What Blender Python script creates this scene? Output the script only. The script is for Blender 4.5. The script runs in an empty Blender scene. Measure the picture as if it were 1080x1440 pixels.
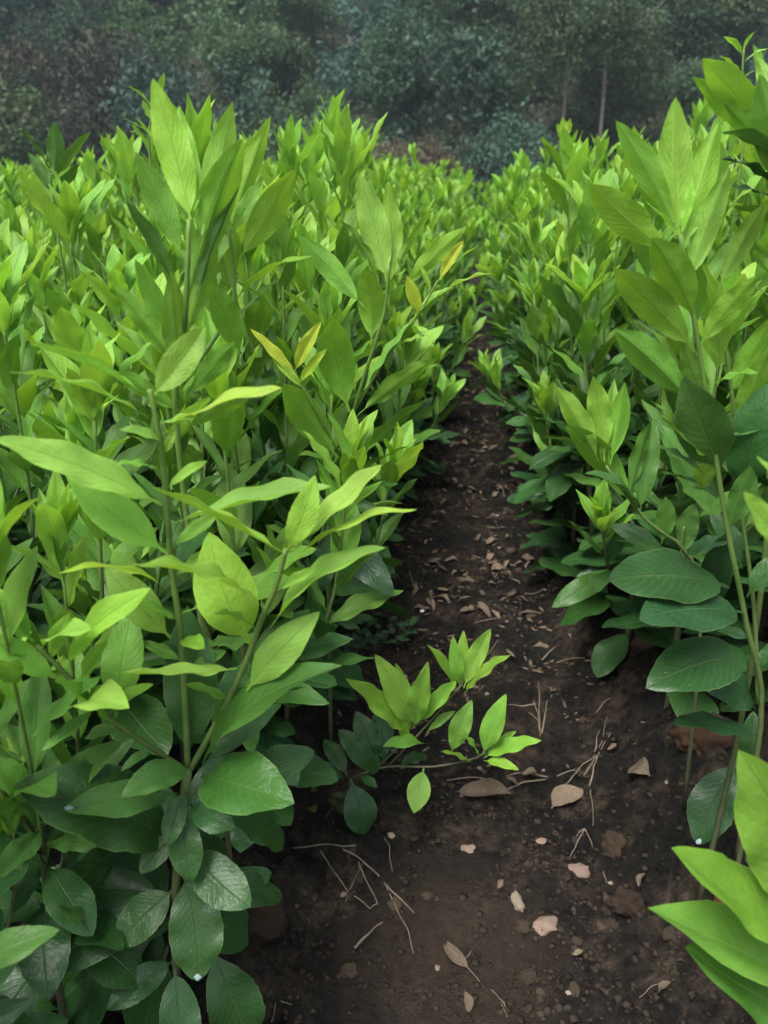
import bpy, math, random
import numpy as np
from mathutils import Vector, Matrix, Quaternion

random.seed(7)
RAD = math.radians
scene = bpy.context.scene
COL = scene.collection

# ------------------------------------------------------------------ camera
CAM = Vector((0.0, 0.0, 0.85))
PITCH, YAW, FPX = 23.8, 6.2, 1109.0            # degrees down, degrees to the left of the rows, focal length in photo pixels
cd = bpy.data.cameras.new('camera')
cam = bpy.data.objects.new('camera', cd)
COL.objects.link(cam)
cam.location = CAM
cam.rotation_euler = (RAD(90 - PITCH), 0, RAD(YAW))
cd.sensor_fit = 'VERTICAL'
cd.sensor_height = 36.0
cd.lens = 36.0 * FPX / 1440.0
cd.clip_start, cd.clip_end = 0.02, 1000.0
cd.dof.use_dof = True
cd.dof.focus_distance = 0.85
cd.dof.aperture_fstop = 8.0
scene.camera = cam

# ------------------------------------------------------------------ light: bright overcast day
SUN_EL, SUN_AZ = 64.0, -150.0                    # azimuth from +Y (down the rows), negative is left
w = bpy.data.worlds.new('World')
scene.world = w
w.use_nodes = True
nt = w.node_tree
bg = nt.nodes['Background']
sky = nt.nodes.new('ShaderNodeTexSky')
sky.sky_type = 'NISHITA'
sky.sun_disc = False
sky.sun_elevation = RAD(SUN_EL)
sky.sun_rotation = RAD(SUN_AZ)
sky.air_density, sky.dust_density, sky.ozone_density = 1.2, 3.0, 1.5
hs = nt.nodes.new('ShaderNodeHueSaturation')    # cloud cover takes most of the blue out
hs.inputs['Saturation'].default_value = 0.45
nt.links.new(sky.outputs[0], hs.inputs['Color'])
nt.links.new(hs.outputs[0], bg.inputs['Color'])
bg.inputs['Strength'].default_value = 0.06
sd = bpy.data.lights.new('sun', 'SUN')
sun = bpy.data.objects.new('sun', sd)
COL.objects.link(sun)
sd.energy, sd.angle, sd.color = 1.5, RAD(30), (1.0, 0.97, 0.92)
az, el = RAD(SUN_AZ), RAD(SUN_EL)
to_sun = Vector((math.sin(az) * math.cos(el), math.cos(az) * math.cos(el), math.sin(el)))
sun.rotation_euler = to_sun.to_track_quat('Z', 'Y').to_euler()
sun.location = (0, 0, 30)

vs = scene.view_settings
vs.view_transform = 'Standard'
vs.look = 'None'
vs.gamma = 1.0
vs.use_curve_mapping = False
vs.exposure = 2.02
scene.render.engine = 'CYCLES'
scene.cycles.use_denoising = True
scene.cycles.use_adaptive_sampling = True
scene.cycles.adaptive_threshold = 0.015
scene.cycles.adaptive_min_samples = 32
scene.cycles.max_bounces = 5
scene.cycles.transmission_bounces = 4
scene.cycles.diffuse_bounces = 3
scene.cycles.glossy_bounces = 2

# ------------------------------------------------------------------ helpers
_f = cam.rotation_euler.to_matrix()
RIGHT, UPV, FWD = _f @ Vector((1, 0, 0)), _f @ Vector((0, 1, 0)), _f @ Vector((0, 0, -1))
HF = Vector((-math.sin(RAD(YAW)), math.cos(RAD(YAW)), 0))


def ray(px, py):
    return RIGHT * ((px - 540) / FPX) - UPV * ((py - 720) / FPX) + FWD


def at(px, py, d):
    """point seen at a photo pixel, d metres ahead along the ground"""
    r = ray(px, py)
    return CAM + r * (d / r.dot(HF))


def tag(o, label=None, cat=None, group=None, kind=None):
    if label: o['label'] = label
    if cat: o['category'] = cat
    if group: o['group'] = group
    if kind: o['kind'] = kind
    return o


def link(name, data, parent=None, color=None):
    o = bpy.data.objects.new(name, data)
    COL.objects.link(o)
    if parent: o.parent = parent
    if color: o.color = color
    return o


def empty(name, loc):
    o = bpy.data.objects.new(name, None)
    COL.objects.link(o)
    o.location = loc
    o.empty_display_size = 0.05
    return o


def mesh_from(name, V, F, mat, smooth=True):
    me = bpy.data.meshes.new(name)
    V = np.asarray(V, dtype=np.float32)
    if isinstance(F, np.ndarray):
        n, k = F.shape
        me.vertices.add(len(V)); me.vertices.foreach_set('co', V.ravel())
        me.loops.add(n * k); me.loops.foreach_set('vertex_index', F.astype(np.int32).ravel())
        me.polygons.add(n)
        me.polygons.foreach_set('loop_start', np.arange(0, n * k, k, dtype=np.int32))
        me.update(calc_edges=True)
    else:
        me.from_pydata([tuple(map(float, v)) for v in V], [], F)
    if smooth:
        me.polygons.foreach_set('use_smooth', np.ones(len(me.polygons), dtype=bool))
    if mat: me.materials.append(mat)
    me.update()
    return me


# ---- numpy gradient-free value noise
def _hash(ix, iy, seed):
    h = (ix.astype(np.int64) * 374761393 + iy.astype(np.int64) * 668265263 + seed * 982451653) & 0x7fffffff
    h = ((h ^ (h >> 13)) * 1274126177) & 0x7fffffff
    return ((h ^ (h >> 16)) & 0xffff) / 65535.0


def vnoise(x, y, seed=0):
    x = np.asarray(x, float); y = np.asarray(y, float)
    ix, iy = np.floor(x), np.floor(y)
    fx, fy = x - ix, y - iy
    fx, fy = fx * fx * (3 - 2 * fx), fy * fy * (3 - 2 * fy)
    a, b = _hash(ix, iy, seed), _hash(ix + 1, iy, seed)
    c, d = _hash(ix, iy + 1, seed), _hash(ix + 1, iy + 1, seed)
    return (a + (b - a) * fx) * (1 - fy) + (c + (d - c) * fx) * fy - 0.5


def sstep(a, b, x):
    t = np.clip((x - a) / (b - a), 0, 1)
    return t * t * (3 - 2 * t)


PATH_X = 0.035


def path_x(y):
    return 0.055 - 0.06 * sstep(.8, 2.4, np.asarray(y, float))


def path_half(y):
    return 1.0 - 0.25 * sstep(.9, 2.6, np.asarray(y, float))


def ground_z(x, y):
    """furrow between two raised beds, lumpy soil"""
    x = np.asarray(x, float); y = np.asarray(y, float)
    wob = 0.05 * vnoise(y * 1.7, y * 0 + 3.3, 5)
    dx = np.abs(x - path_x(y) - wob) / path_half(y)
    bed = 0.10 * sstep(0.15, 0.34, dx + 0.06 * vnoise(x * 6, y * 6, 9))
    near = 1 - sstep(6, 14, np.abs(y))
    n = 0.030 * vnoise(x * 5, y * 5, 1) + 0.022 * vnoise(x * 14, y * 14, 2)
    side = 0.4 + 1.3 * sstep(0.10, 0.25, dx)
    n = n + side * (0.016 * vnoise(x * 34, y * 34, 3) + 0.010 * vnoise(x * 75, y * 75, 4))
    n = n + (.4 + .6 * side) * (0.012 * np.clip(vnoise(x * 48 + 7, y * 48, 13) - .05, 0, 1) + 0.012 * np.abs(vnoise(x * 88, y * 88, 14)))
    cl = vnoise(x * 22, y * 22, 11)
    n = n + side * 0.022 * np.clip(cl - 0.12, 0, 1)
    n = n + 0.05 * vnoise(x * 0.5, y * 0.5, 6)
    return bed + n * near


def gz(x, y):
    return float(ground_z(np.array([x]), np.array([y]))[0])


def ground_at(px, py, lift=0.0):
    r = ray(px, py)
    t = 0.2
    for _ in range(400):
        p = CAM + r * t
        if p.z <= gz(p.x, p.y) + lift: break
        t += 0.01 if t < 2 else 0.03
    return CAM + r * t


# ------------------------------------------------------------------ materials
class NT:
    def __init__(self, name):
        self.m = bpy.data.materials.new(name)
        self.m.use_nodes = True
        self.t = self.m.node_tree
        self.t.nodes.clear()
        self.out = self.n('ShaderNodeOutputMaterial')

    def n(self, kind, **kw):
        nd = self.t.nodes.new(kind)
        for k, v in kw.items():
            if k in nd.inputs.keys() if isinstance(k, str) else False:
                nd.inputs[k].default_value = v
            else:
                setattr(nd, k, v)
        return nd

    def l(self, a, b):
        self.t.links.new(a, b)

    def math(self, op, a, b=None, clamp=False):
        nd = self.n('ShaderNodeMath', operation=op, use_clamp=clamp)
        for i, v in enumerate((a, b)):
            if v is None: continue
            if isinstance(v, (int, float)): nd.inputs[i].default_value = v
            else: self.l(v, nd.inputs[i])
        return nd.outputs[0]

    def mix(self, fac, a, b, blend='MIX'):
        nd = self.n('ShaderNodeMix', data_type='RGBA', blend_type=blend)
        for i, v in ((0, fac), (6, a), (7, b)):
            if isinstance(v, (int, float)): nd.inputs[i].default_value = v
            elif isinstance(v, tuple): nd.inputs[i].default_value = (*v, 1)
            else: self.l(v, nd.inputs[i])
        return nd.outputs[2]

    def noise(self, vec, scale, detail=4, rough=0.55):
        nd = self.n('ShaderNodeTexNoise')
        nd.inputs['Scale'].default_value = scale
        nd.inputs['Detail'].default_value = detail
        nd.inputs['Roughness'].default_value = rough
        if vec is not None: self.l(vec, nd.inputs['Vector'])
        return nd

    def ramp(self, fac, stops):
        nd = self.n('ShaderNodeValToRGB')
        e = nd.color_ramp.elements
        while len(e) < len(stops): e.new(0.5)
        for i, (p, c) in enumerate(stops):
            e[i].position = p
            e[i].color = (*c, 1) if len(c) == 3 else c
        self.l(fac, nd.inputs[0])
        return nd.outputs[0]


def leaf_material(name, use_attr=False):
    M = NT(name)
    uv = M.n('ShaderNodeUVMap')
    sep = M.n('ShaderNodeSeparateXYZ'); M.l(uv.outputs[0], sep.inputs[0])
    u, v = sep.outputs[0], sep.outputs[1]
    if use_attr:
        at_ = M.n('ShaderNodeAttribute', attribute_name='leaf_color')
        base, age = at_.outputs['Color'], at_.outputs['Alpha']
        rnd = M.math('FRACT', M.math('MULTIPLY', at_.outputs['Fac'], 91.7))
    else:
        oi = M.n('ShaderNodeObjectInfo')
        base, age, rnd = oi.outputs['Color'], oi.outputs['Alpha'], oi.outputs['Random']
    av = M.math('ABSOLUTE', M.math('SUBTRACT', v, 0.5))             # 0 at the midrib, .5 at the margin
    # side veins sweep forward from the midrib
    sw = M.math('SUBTRACT', M.math('MULTIPLY', u, 13.0), M.math('MULTIPLY', av, 6.5))
    no = M.noise(uv.outputs[0], 6.0, 2)
    sw = M.math('ADD', sw, M.math('MULTIPLY', no.outputs[0], 0.8))
    tri = M.math('ABSOLUTE', M.math('SUBTRACT', M.math('FRACT', sw), 0.5))
    vein = M.math('SUBTRACT', 1.0, M.math('MULTIPLY', tri, 6.0), clamp=True)
    rib = M.math('SUBTRACT', 1.0, M.math('MULTIPLY', av, 38.0), clamp=True)
    rim = M.math('MULTIPLY', M.math('SUBTRACT', av, 0.478), 60.0, clamp=True)
    tc = M.n('ShaderNodeTexCoord')
    vm = M.n('ShaderNodeVectorMath', operation='ADD')
    M.l(tc.outputs['Object'], vm.inputs[0])
    cx = M.n('ShaderNodeCombineXYZ'); M.l(M.math('MULTIPLY', rnd, 37.0), cx.inputs[0]); M.l(rnd, cx.inputs[1])
    M.l(cx.outputs[0], vm.inputs[1])
    mott = M.noise(vm.outputs[0], 5.0, 4)
    fine = M.noise(vm.outputs[0], 42.0, 3)
    mo = M.math('ADD', M.math('MULTIPLY', mott.outputs[0], 0.55), 0.74)
    mo = M.math('MULTIPLY', mo, M.math('ADD', M.math('MULTIPLY', fine.outputs[0], 0.22), 0.89))
    cc = M.n('ShaderNodeCombineXYZ')
    for i in range(3): M.l(mo, cc.inputs[i])
    col = M.mix(1.0, base, cc.outputs[0], 'MULTIPLY')
    pale = M.mix(0.12, M.mix(1.0, base, (1.45, 1.35, 1.35), 'MULTIPLY'), (0.42, 0.50, 0.16))
    col = M.mix(M.math('MULTIPLY', vein, 0.24), col, pale)
    col = M.mix(M.math('MULTIPLY', rib, 0.55), col, pale)
    col = M.mix(M.math('MULTIPLY', rim, 0.8), col, pale)
    # spray residue and dust: pale specks, mostly on the old leaves
    vor = M.n('ShaderNodeTexVoronoi'); vor.inputs['Scale'].default_value = 26.0
    M.l(vm.outputs[0], vor.inputs['Vector'])
    sp = M.math('LESS_THAN', vor.outputs['Distance'], 0.10)
    sel = M.math('GREATER_THAN', mott.outputs[0], 0.56)
    sp = M.math('MULTIPLY', M.math('MULTIPLY', sp, sel), M.math('SUBTRACT', 0.75, age, clamp=True))
    col = M.mix(M.math('MULTIPLY', sp, 0.6), col, (0.45, 0.52, 0.45))
    v2 = M.n('ShaderNodeTexVoronoi'); v2.inputs['Scale'].default_value = 7.0
    M.l(vm.outputs[0], v2.inputs['Vector'])
    sc_ = M.math('LESS_THAN', v2.outputs['Distance'], M.math('MULTIPLY', M.math('SUBTRACT', mott.outputs[0], .50), .55))
    col = M.mix(M.math('MULTIPLY', sc_, .6), col, (0.13, 0.11, 0.03))
    p = M.n('ShaderNodeBsdfPrincipled')
    M.l(col, p.inputs['Base Color'])
    ro = M.math('ADD', M.math('MULTIPLY', fine.outputs[0], 0.18), M.math('ADD', M.math('MULTIPLY', age, 0.17), 0.24))
    M.l(ro, p.inputs['Roughness'])
    p.inputs['Specular IOR Level'].default_value = 0.34
    bh = M.math('ADD', M.math('MULTIPLY', vein, -0.09), M.math('MULTIPLY', rib, -1.0))
    bh = M.math('ADD', bh, M.math('MULTIPLY', tri, M.math('ADD', M.math('MULTIPLY', age, .14), .05)))
    bh = M.math('ADD', bh, M.math('MULTIPLY', mott.outputs[0], 2.2))
    bh = M.math('ADD', bh, M.math('MULTIPLY', fine.outputs[0], 0.3))
    bp = M.n('ShaderNodeBump'); bp.inputs['Strength'].default_value = 0.55; bp.inputs['Distance'].default_value = 0.0016
    M.l(bh, bp.inputs['Height']); M.l(bp.outputs[0], p.inputs['Normal'])
    tr = M.n('ShaderNodeBsdfTranslucent')
    tcol = M.mix(1.0, col, (1.2, 1.12, 0.55), 'MULTIPLY')
    dark = M.mix(M.math('MULTIPLY', rib, 0.45), tcol, (0.03, 0.08, 0.01))
    M.l(dark, tr.inputs['Color'])
    ms = M.n('ShaderNodeMixShader')
    M.l(M.math('ADD', M.math('MULTIPLY', age, 0.33), 0.12), ms.inputs[0])
    M.l(p.outputs[0], ms.inputs[1]); M.l(tr.outputs[0], ms.inputs[2])
    M.l(ms.outputs[0], M.out.inputs[0])
    return M.m


def simple_material(name, stops, scale, rough=0.8, bump=0.3, bdist=0.002, detail=6, coords='Object', spec=0.3, objcol=False):
    M = NT(name)
    tc = M.n('ShaderNodeTexCoord')
    no = M.noise(tc.outputs[coords], scale, detail)
    col = M.ramp(no.outputs[0], stops)
    if objcol:
        oi = M.n('ShaderNodeObjectInfo')
        col = M.mix(1.0, col, oi.outputs['Color'], 'MULTIPLY')
    p = M.n('ShaderNodeBsdfPrincipled')
    p.inputs['Roughness'].default_value = rough
    p.inputs['Specular IOR Level'].default_value = spec
    M.l(col, p.inputs['Base Color'])
    f2 = M.noise(tc.outputs[coords], scale * 4.3, 5)
    bp = M.n('ShaderNodeBump'); bp.inputs['Strength'].default_value = bump; bp.inputs['Distance'].default_value = bdist
    M.l(f2.outputs[0], bp.inputs['Height']); M.l(bp.outputs[0], p.inputs['Normal'])
    M.l(p.outputs[0], M.out.inputs[0])
    return M.m


DRY = tuple(ground_at(640, 1335))


def soil_material():
    M = NT('soil')
    tc = M.n('ShaderNodeTexCoord')
    P = tc.outputs['Object']
    big = M.noise(P, 2.6, 5)
    mid = M.noise(P, 11.0, 6, 0.62)
    fin = M.noise(P, 62.0, 10, 0.72)
    grit = M.noise(P, 230.0, 6, 0.7)
    c = M.ramp(mid.outputs[0], [(0.36, (0.009, 0.0085, 0.007)), (0.50, (0.026, 0.021, 0.016)), (0.62, (0.088, 0.062, 0.042))])
    dry = M.math('MULTIPLY', M.math('SUBTRACT', big.outputs[0], 0.53), 7.0, clamp=True)
    c = M.mix(M.math('MULTIPLY', dry, 0.6), c, (0.070, 0.047, 0.031))
    alg = M.noise(P, 4.3, 5)
    am = M.math('MULTIPLY', M.math('SUBTRACT', alg.outputs[0], 0.56), 6.0, clamp=True)
    c = M.mix(M.math('MULTIPLY', am, 0.55), c, (0.026, 0.034, 0.018))
    sc = M.math('MINIMUM', M.math('MAXIMUM', M.math('ADD', M.math('MULTIPLY', M.math('SUBTRACT', fin.outputs[0], .5), 7.0), 1.0), .30), 2.6)
    cc = M.n('ShaderNodeCombineXYZ')
    for i in range(3): M.l(sc, cc.inputs[i])
    c = M.mix(1.0, c, cc.outputs[0], 'MULTIPLY')
    # one trodden dry patch of lighter earth, ragged at its edge
    dp = M.n('ShaderNodeVectorMath', operation='DISTANCE')
    M.l(P, dp.inputs[0]); dp.inputs[1].default_value = DRY
    dm = M.math('ADD', dp.outputs['Value'], M.math('MULTIPLY', M.math('SUBTRACT', mid.outputs[0], .5), .22))
    dm = M.math('MULTIPLY', M.math('SUBTRACT', .15, dm), 12.0, clamp=True)
    c = M.mix(M.math('MULTIPLY', dm, .7), c, M.mix(fin.outputs[0], (.05, .036, .026), (.16, .112, .076)))
    gr = M.math('GREATER_THAN', grit.outputs[0], 0.66)
    c = M.mix(M.math('MULTIPLY', gr, 0.5), c, (0.11, 0.09, 0.07))
    p = M.n('ShaderNodeBsdfPrincipled')
    M.l(c, p.inputs['Base Color'])
    p.inputs['Roughness'].default_value = 0.82
    p.inputs['Specular IOR Level'].default_value = 0.25
    h = M.math('ADD', M.math('MULTIPLY', fin.outputs[0], 2.2), M.math('MULTIPLY', grit.outputs[0], 0.5))
    h = M.math('ADD', h, M.math('MULTIPLY', mid.outputs[0], 1.6))
    bp = M.n('ShaderNodeBump'); bp.inputs['Strength'].default_value = 1.0; bp.inputs['Distance'].default_value = 0.022
    M.l(h, bp.inputs['Height']); M.l(bp.outputs[0], p.inputs['Normal'])
    M.l(p.outputs[0], M.out.inputs[0])
    return M.m


def crown_material():
    M = NT('crown_foliage')
    oi = M.n('ShaderNodeObjectInfo')
    a = M.n('ShaderNodeAttribute', attribute_name='leaf_var')
    s = M.math('ADD', M.math('MULTIPLY', a.outputs['Fac'], 1.0), 0.5)
    cc = M.n('ShaderNodeCombineXYZ')
    for i in range(3): M.l(s, cc.inputs[i])
    c = M.mix(1.0, oi.outputs['Color'], cc.outputs[0], 'MULTIPLY')
    hv = M.math('FRACT', M.math('MULTIPLY', a.outputs['Fac'], 17.3))
    c = M.mix(M.math('MULTIPLY', hv, 0.25), c, (0.055, 0.06, 0.03))
    p = M.n('ShaderNodeBsdfPrincipled')
    p.inputs['Roughness'].default_value = 0.6
    p.inputs['Specular IOR Level'].default_value = 0.25
    M.l(c, p.inputs['Base Color'])
    tr = M.n('ShaderNodeBsdfTranslucent'); M.l(c, tr.inputs['Color'])
    ms = M.n('ShaderNodeMixShader'); ms.inputs[0].default_value = 0.25
    M.l(p.outputs[0], ms.inputs[1]); M.l(tr.outputs[0], ms.inputs[2])
    M.l(ms.outputs[0], M.out.inputs[0])
    return M.m


def stem_material():
    M = NT('green_stem')
    tc = M.n('ShaderNodeTexCoord')
    sp = M.n('ShaderNodeSeparateXYZ'); M.l(tc.outputs['Object'], sp.inputs[0])
    no = M.noise(tc.outputs['Object'], 35, 5)
    g = M.ramp(no.outputs[0], [(0.3, (0.07, 0.145, 0.026)), (0.7, (0.15, 0.255, 0.045))])
    b = M.ramp(no.outputs[0], [(0.3, (0.045, 0.05, 0.025)), (0.7, (0.10, 0.10, 0.055))])
    h = M.math('MULTIPLY', M.math('SUBTRACT', sp.outputs[2], M.math('MULTIPLY', no.outputs[0], .16)), 1.6, clamp=True)   # woody bark gives way to green shoot
    c = M.mix(h, b, g)
    p = M.n('ShaderNodeBsdfPrincipled'); p.inputs['Roughness'].default_value = .55; p.inputs['Specular IOR Level'].default_value = .3
    M.l(c, p.inputs['Base Color'])
    f2 = M.noise(tc.outputs['Object'], 150, 4)
    bp = M.n('ShaderNodeBump'); bp.inputs['Strength'].default_value = .3; bp.inputs['Distance'].default_value = .0008
    M.l(f2.outputs[0], bp.inputs['Height']); M.l(bp.outputs[0], p.inputs['Normal'])
    M.l(p.outputs[0], M.out.inputs[0])
    return M.m


MAT = {
    'leaf': leaf_material('citrus_leaf'),
    'leaf_far': leaf_material('citrus_leaf_joined', True),
    'soil': soil_material(),
    'crown': crown_material(),
    'stem': stem_material(),
    'bark': simple_material('tree_bark', [(0.3, (0.10, 0.09, 0.075)), (0.7, (0.24, 0.22, 0.19))], 6, 0.85, 0.5, 0.01, objcol=True),
    'clod': simple_material('soil_clod', [(0.32, (0.05, 0.038, 0.028)), (0.68, (0.15, 0.115, 0.085))], 30, 0.9, 0.8, 0.004, objcol=True),
    'stone': simple_material('pale_stone', [(0.3, (0.20, 0.16, 0.13)), (0.62, (0.34, 0.28, 0.235))], 40, 0.85, 0.6, 0.002, objcol=True),
    'dead': simple_material('dead_leaf', [(0.3, (0.09, 0.068, 0.048)), (0.7, (0.25, 0.195, 0.145))], 45, 0.75, 0.5, 0.001, objcol=True),
    'straw': simple_material('dry_stalk', [(0.3, (0.15, 0.115, 0.085)), (0.7, (0.30, 0.25, 0.195))], 60, 0.8, 0.3, 0.0008, objcol=True),
    'petal': simple_material('white_petal', [(0.3, (0.7, 0.7, 0.68)), (0.7, (0.8, 0.8, 0.78))], 60, 0.6, 0.1, 0.0005),
    'residue': simple_material('pale_residue', [(0.3, (0.16, 0.24, 0.25)), (0.7, (0.36, 0.46, 0.48))], 90, 0.5, 0.4, 0.0008),
    'hill': simple_material('hill_litter', [(0.35, (0.014, 0.018, 0.010)), (0.65, (0.034, 0.037, 0.021))], 1.2, 0.95, 0.6, 0.1),
}

# ------------------------------------------------------------------ ground: one sheet, fine in the furrow, coarse to the horizon
def graded(fine_a, fine_b, step, far_a, far_b, growth):
    c = list(np.arange(fine_a, fine_b, step))
    s, x = step, c[-1]
    while x < far_b:
        s *= growth; x += s; c.append(x)
    s, x = step, c[0]
    lo = []
    while x > far_a:
        s *= growth; x -= s; lo.append(x)
    return np.array(lo[::-1] + c)


gxs = graded(-0.42, 0.55, 0.0065, -70, 70, 1.09)
gys = graded(0.35, 2.3, 0.0065, -15, 64, 1.035)
GX, GY = np.meshgrid(gxs, gys)
GZ = ground_z(GX, GY)
nx, ny = len(gxs), len(gys)
idx = np.arange(nx * ny).reshape(ny, nx)
F = np.stack([idx[:-1, :-1], idx[:-1, 1:], idx[1:, 1:], idx[1:, :-1]], -1).reshape(-1, 4)
g = link('ground', mesh_from('ground', np.stack([GX, GY, GZ], -1).reshape(-1, 3), F, MAT['soil']))
tag(g, 'dark damp soil of the furrow and the raised planting beds', kind='structure')


def hill_z(x, y):
    base = np.clip(y - 14.0, -2, None) * 0.50 - 0.6
    return base + 1.6 * vnoise(x * 0.12, y * 0.12, 21) + 0.5 * vnoise(x * 0.5, y * 0.5, 22) + 0.02 * np.clip(-x - 4, 0, 40) ** 1.2


hx, hy = np.linspace(-65, 65, 131), np.linspace(12.5, 62, 60)
HX, HY = np.meshgrid(hx, hy)
idx = np.arange(HX.size).reshape(HX.shape)
F = np.stack([idx[:-1, :-1], idx[:-1, 1:], idx[1:, 1:], idx[1:, :-1]], -1).reshape(-1, 4)
hl = link('hillside', mesh_from('hillside', np.stack([HX, HY, hill_z(HX, HY)], -1).reshape(-1, 3), F, MAT['hill']))
tag(hl, 'steep hillside of dark leaf litter under the woods', kind='structure')


def hz(x, y):
    return float(hill_z(np.array([float(x)]), np.array([float(y)]))[0])


# ------------------------------------------------------------------ leaf meshes: length 1 from petiole foot to tip, width 0.4
def leaf_arrays(seed, nu=18, nv=8, mature=False):
    r = random.Random(seed)
    fold = r.uniform(0.10, 0.55) if not mature else r.uniform(0.05, 0.35)
    arch = r.uniform(-0.05, 0.13) if not mature else r.uniform(0.02, 0.14)
    twist = r.uniform(-0.5, 0.5)
    bend = r.uniform(-0.05, 0.05)
    wav, wk, wp = r.uniform(0.008, 0.028), r.uniform(10, 19), r.uniform(0, 6.28)
    wp2 = r.uniform(0, 6.28)
    tipcurl = r.uniform(-0.05, 0.07)
    pet = r.uniform(0.09, 0.13)
    fat = r.uniform(0.62, 0.82) if not mature else r.uniform(0.55, 0.72)
    V, UV = [], []
    for i in range(nu + 1):
        t = i / nu
        x = t
        if t <= pet:
            hw = 0.009 + 0.010 * math.sin(math.pi * t / pet) ** 2
            b = 0.0
        else:
            b = (t - pet) / (1 - pet)
            hw = 0.2 * max(0.0, math.sin(math.pi * b ** (0.92 if not mature else 1.02))) ** fat
            hw = hw * (1 - 0.16 * sstep(0.70, 1.0, b)) + 0.009 * (1 - b)
        for j in range(nv + 1):
            s = -1 + 2 * j / nv
            a = abs(s)
            cren = 1 + (0.018 * math.sin(b * 62 + wp) + 0.012 * math.sin(b * 37 + wp2)) * (a > 0.9) * (b > 0.02)
            y = s * hw * cren
            z = fold * abs(y) * (1 - 0.45 * a)
            z += arch * 4 * t * (1 - t) - 0.0
            z += wav * math.sin(b * wk + (wp if s > 0 else wp2)) * a * a * (b > 0) * min(1, hw / 0.1)
            z += tipcurl * max(0, t - 0.7) * 2 * (1 - t) * 3
            ang = twist * (t - 0.3)
            y2 = y * math.cos(ang) - z * 0.0 * math.sin(ang)
            z2 = z + y * math.sin(ang)
            V.append((x, y2 + bend * 4 * t * (1 - t), z2))
            UV.append((t, (s + 1) / 2))
    F = []
    for i in range(nu):
        for j in range(nv):
            a = i * (nv + 1) + j
            F.append((a, a + nv + 1, a + nv + 2, a + 1))
    return np.array(V), np.array(UV), np.array(F)


def leaf_mesh(name, seed, mature, mat, nu=18, nv=8):
    V, UV, F = leaf_arrays(seed, nu, nv, mature)
    me = mesh_from(name, V, F, mat)
    uvl = me.uv_layers.new(name='UVMap')
    uvl.data.foreach_set('uv', UV[F.ravel()].astype(np.float32).ravel())
    return me


YOUNG = [leaf_mesh('young_leaf', 100 + i, False, MAT['leaf'], 22, 8) for i in range(14)]
OLD = [leaf_mesh('old_leaf', 200 + i, True, MAT['leaf'], 22, 8) for i in range(10)]
LOWY = [leaf_arrays(100 + i, 8, 4, False) for i in range(8)]
LOWO = [leaf_arrays(200 + i, 8, 4, True) for i in range(6)]


def leaf_color(age, rnd=random):
    """age 1 = new flush, 0 = old leaf, above 1 = yellow tip growth"""
    stops = [(0.0, (0.019, 0.064, 0.018)), (0.25, (0.036, 0.108, 0.020)), (0.5, (0.070, 0.175, 0.030)),  # leaf tone by age; middle stops darkened further to imitate shade between leaves
             (0.8, (0.160, 0.345, 0.038)), (1.0, (0.250, 0.480, 0.066)), (1.3, (0.44, 0.50, 0.03))]
    age = max(0, min(1.3, age))
    for (a, ca), (b, cb) in zip(stops, stops[1:]):
        if age <= b:
            t = (age - a) / (b - a)
            c = [p + (q - p) * t for p, q in zip(ca, cb)]
            break
    k = rnd.uniform(0.86, 1.14)
    return (c[0] * k * rnd.uniform(0.9, 1.12), c[1] * k, c[2] * k * rnd.uniform(0.8, 1.3), min(age, 1.0))


def frame(B, X, L, wr, Z):
    X = X.normalized()
    Z = Z - X * Z.dot(X)
    if Z.length < 1e-4: Z = X.orthogonal()
    Z.normalize()
    Y = Z.cross(X)
    m = Matrix.Identity(4)
    ws = wr / 0.4
    m.col[0][:3] = X * L
    m.col[1][:3] = Y * (L * ws)
    m.col[2][:3] = Z * L
    m.col[3][:3] = B
    return m


# ------------------------------------------------------------------ stems
def tube_arrays(pts, radii, sides=7):
    V, F = [], []
    n = len(pts)
    ref = Vector((0.31, 0.87, 0.2))
    for i, p in enumerate(pts):
        p = Vector(p)
        t = (Vector(pts[min(i + 1, n - 1)]) - Vector(pts[max(i - 1, 0)])).normalized()
        a = t.cross(ref).normalized(); b = t.cross(a)
        for k in range(sides):
            th = 2 * math.pi * k / sides
            V.append(p + (a * math.cos(th) + b * math.sin(th)) * radii[i])
    for i in range(n - 1):
        for k in range(sides):
            F.append((i * sides + k, i * sides + (k + 1) % sides, (i + 1) * sides + (k + 1) % sides, (i + 1) * sides + k))
    F.append(tuple(range(sides))[::-1])
    F.append(tuple(range((n - 1) * sides, n * sides)))
    return V, F


def smooth_line(pts, sub=4):
    P = [Vector(p) for p in pts]
    out = []
    for i in range(len(P) - 1):
        p0, p1, p2, p3 = P[max(i - 1, 0)], P[i], P[i + 1], P[min(i + 2, len(P) - 1)]
        for k in range(sub):
            t = k / sub
            out.append(0.5 * ((2 * p1) + (p2 - p0) * t + (2 * p0 - 5 * p1 + 4 * p2 - p3) * t * t + (3 * p1 - p0 - 3 * p2 + p3) * t ** 3))
    out.append(P[-1])
    return out


def tubes_mesh(name, lines, mat, sides=7):
    """lines: (points, radius at start, radius at end) joined as one branching stem"""
    V, F = [], []
    for pts, r0, r1 in lines:
        sp = smooth_line(pts)
        n = len(sp)
        rr = [r0 + (r1 - r0) * i / (n - 1) for i in range(n)]
        v, f = tube_arrays(sp, rr, sides)
        o = len(V)
        V += v
        F += [tuple(q + o for q in ff) for ff in f]
    return mesh_from(name, [tuple(v) for v in V], F, mat)


STEM_TINT = (1.0, 1.0, 1.0, 1)

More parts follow.
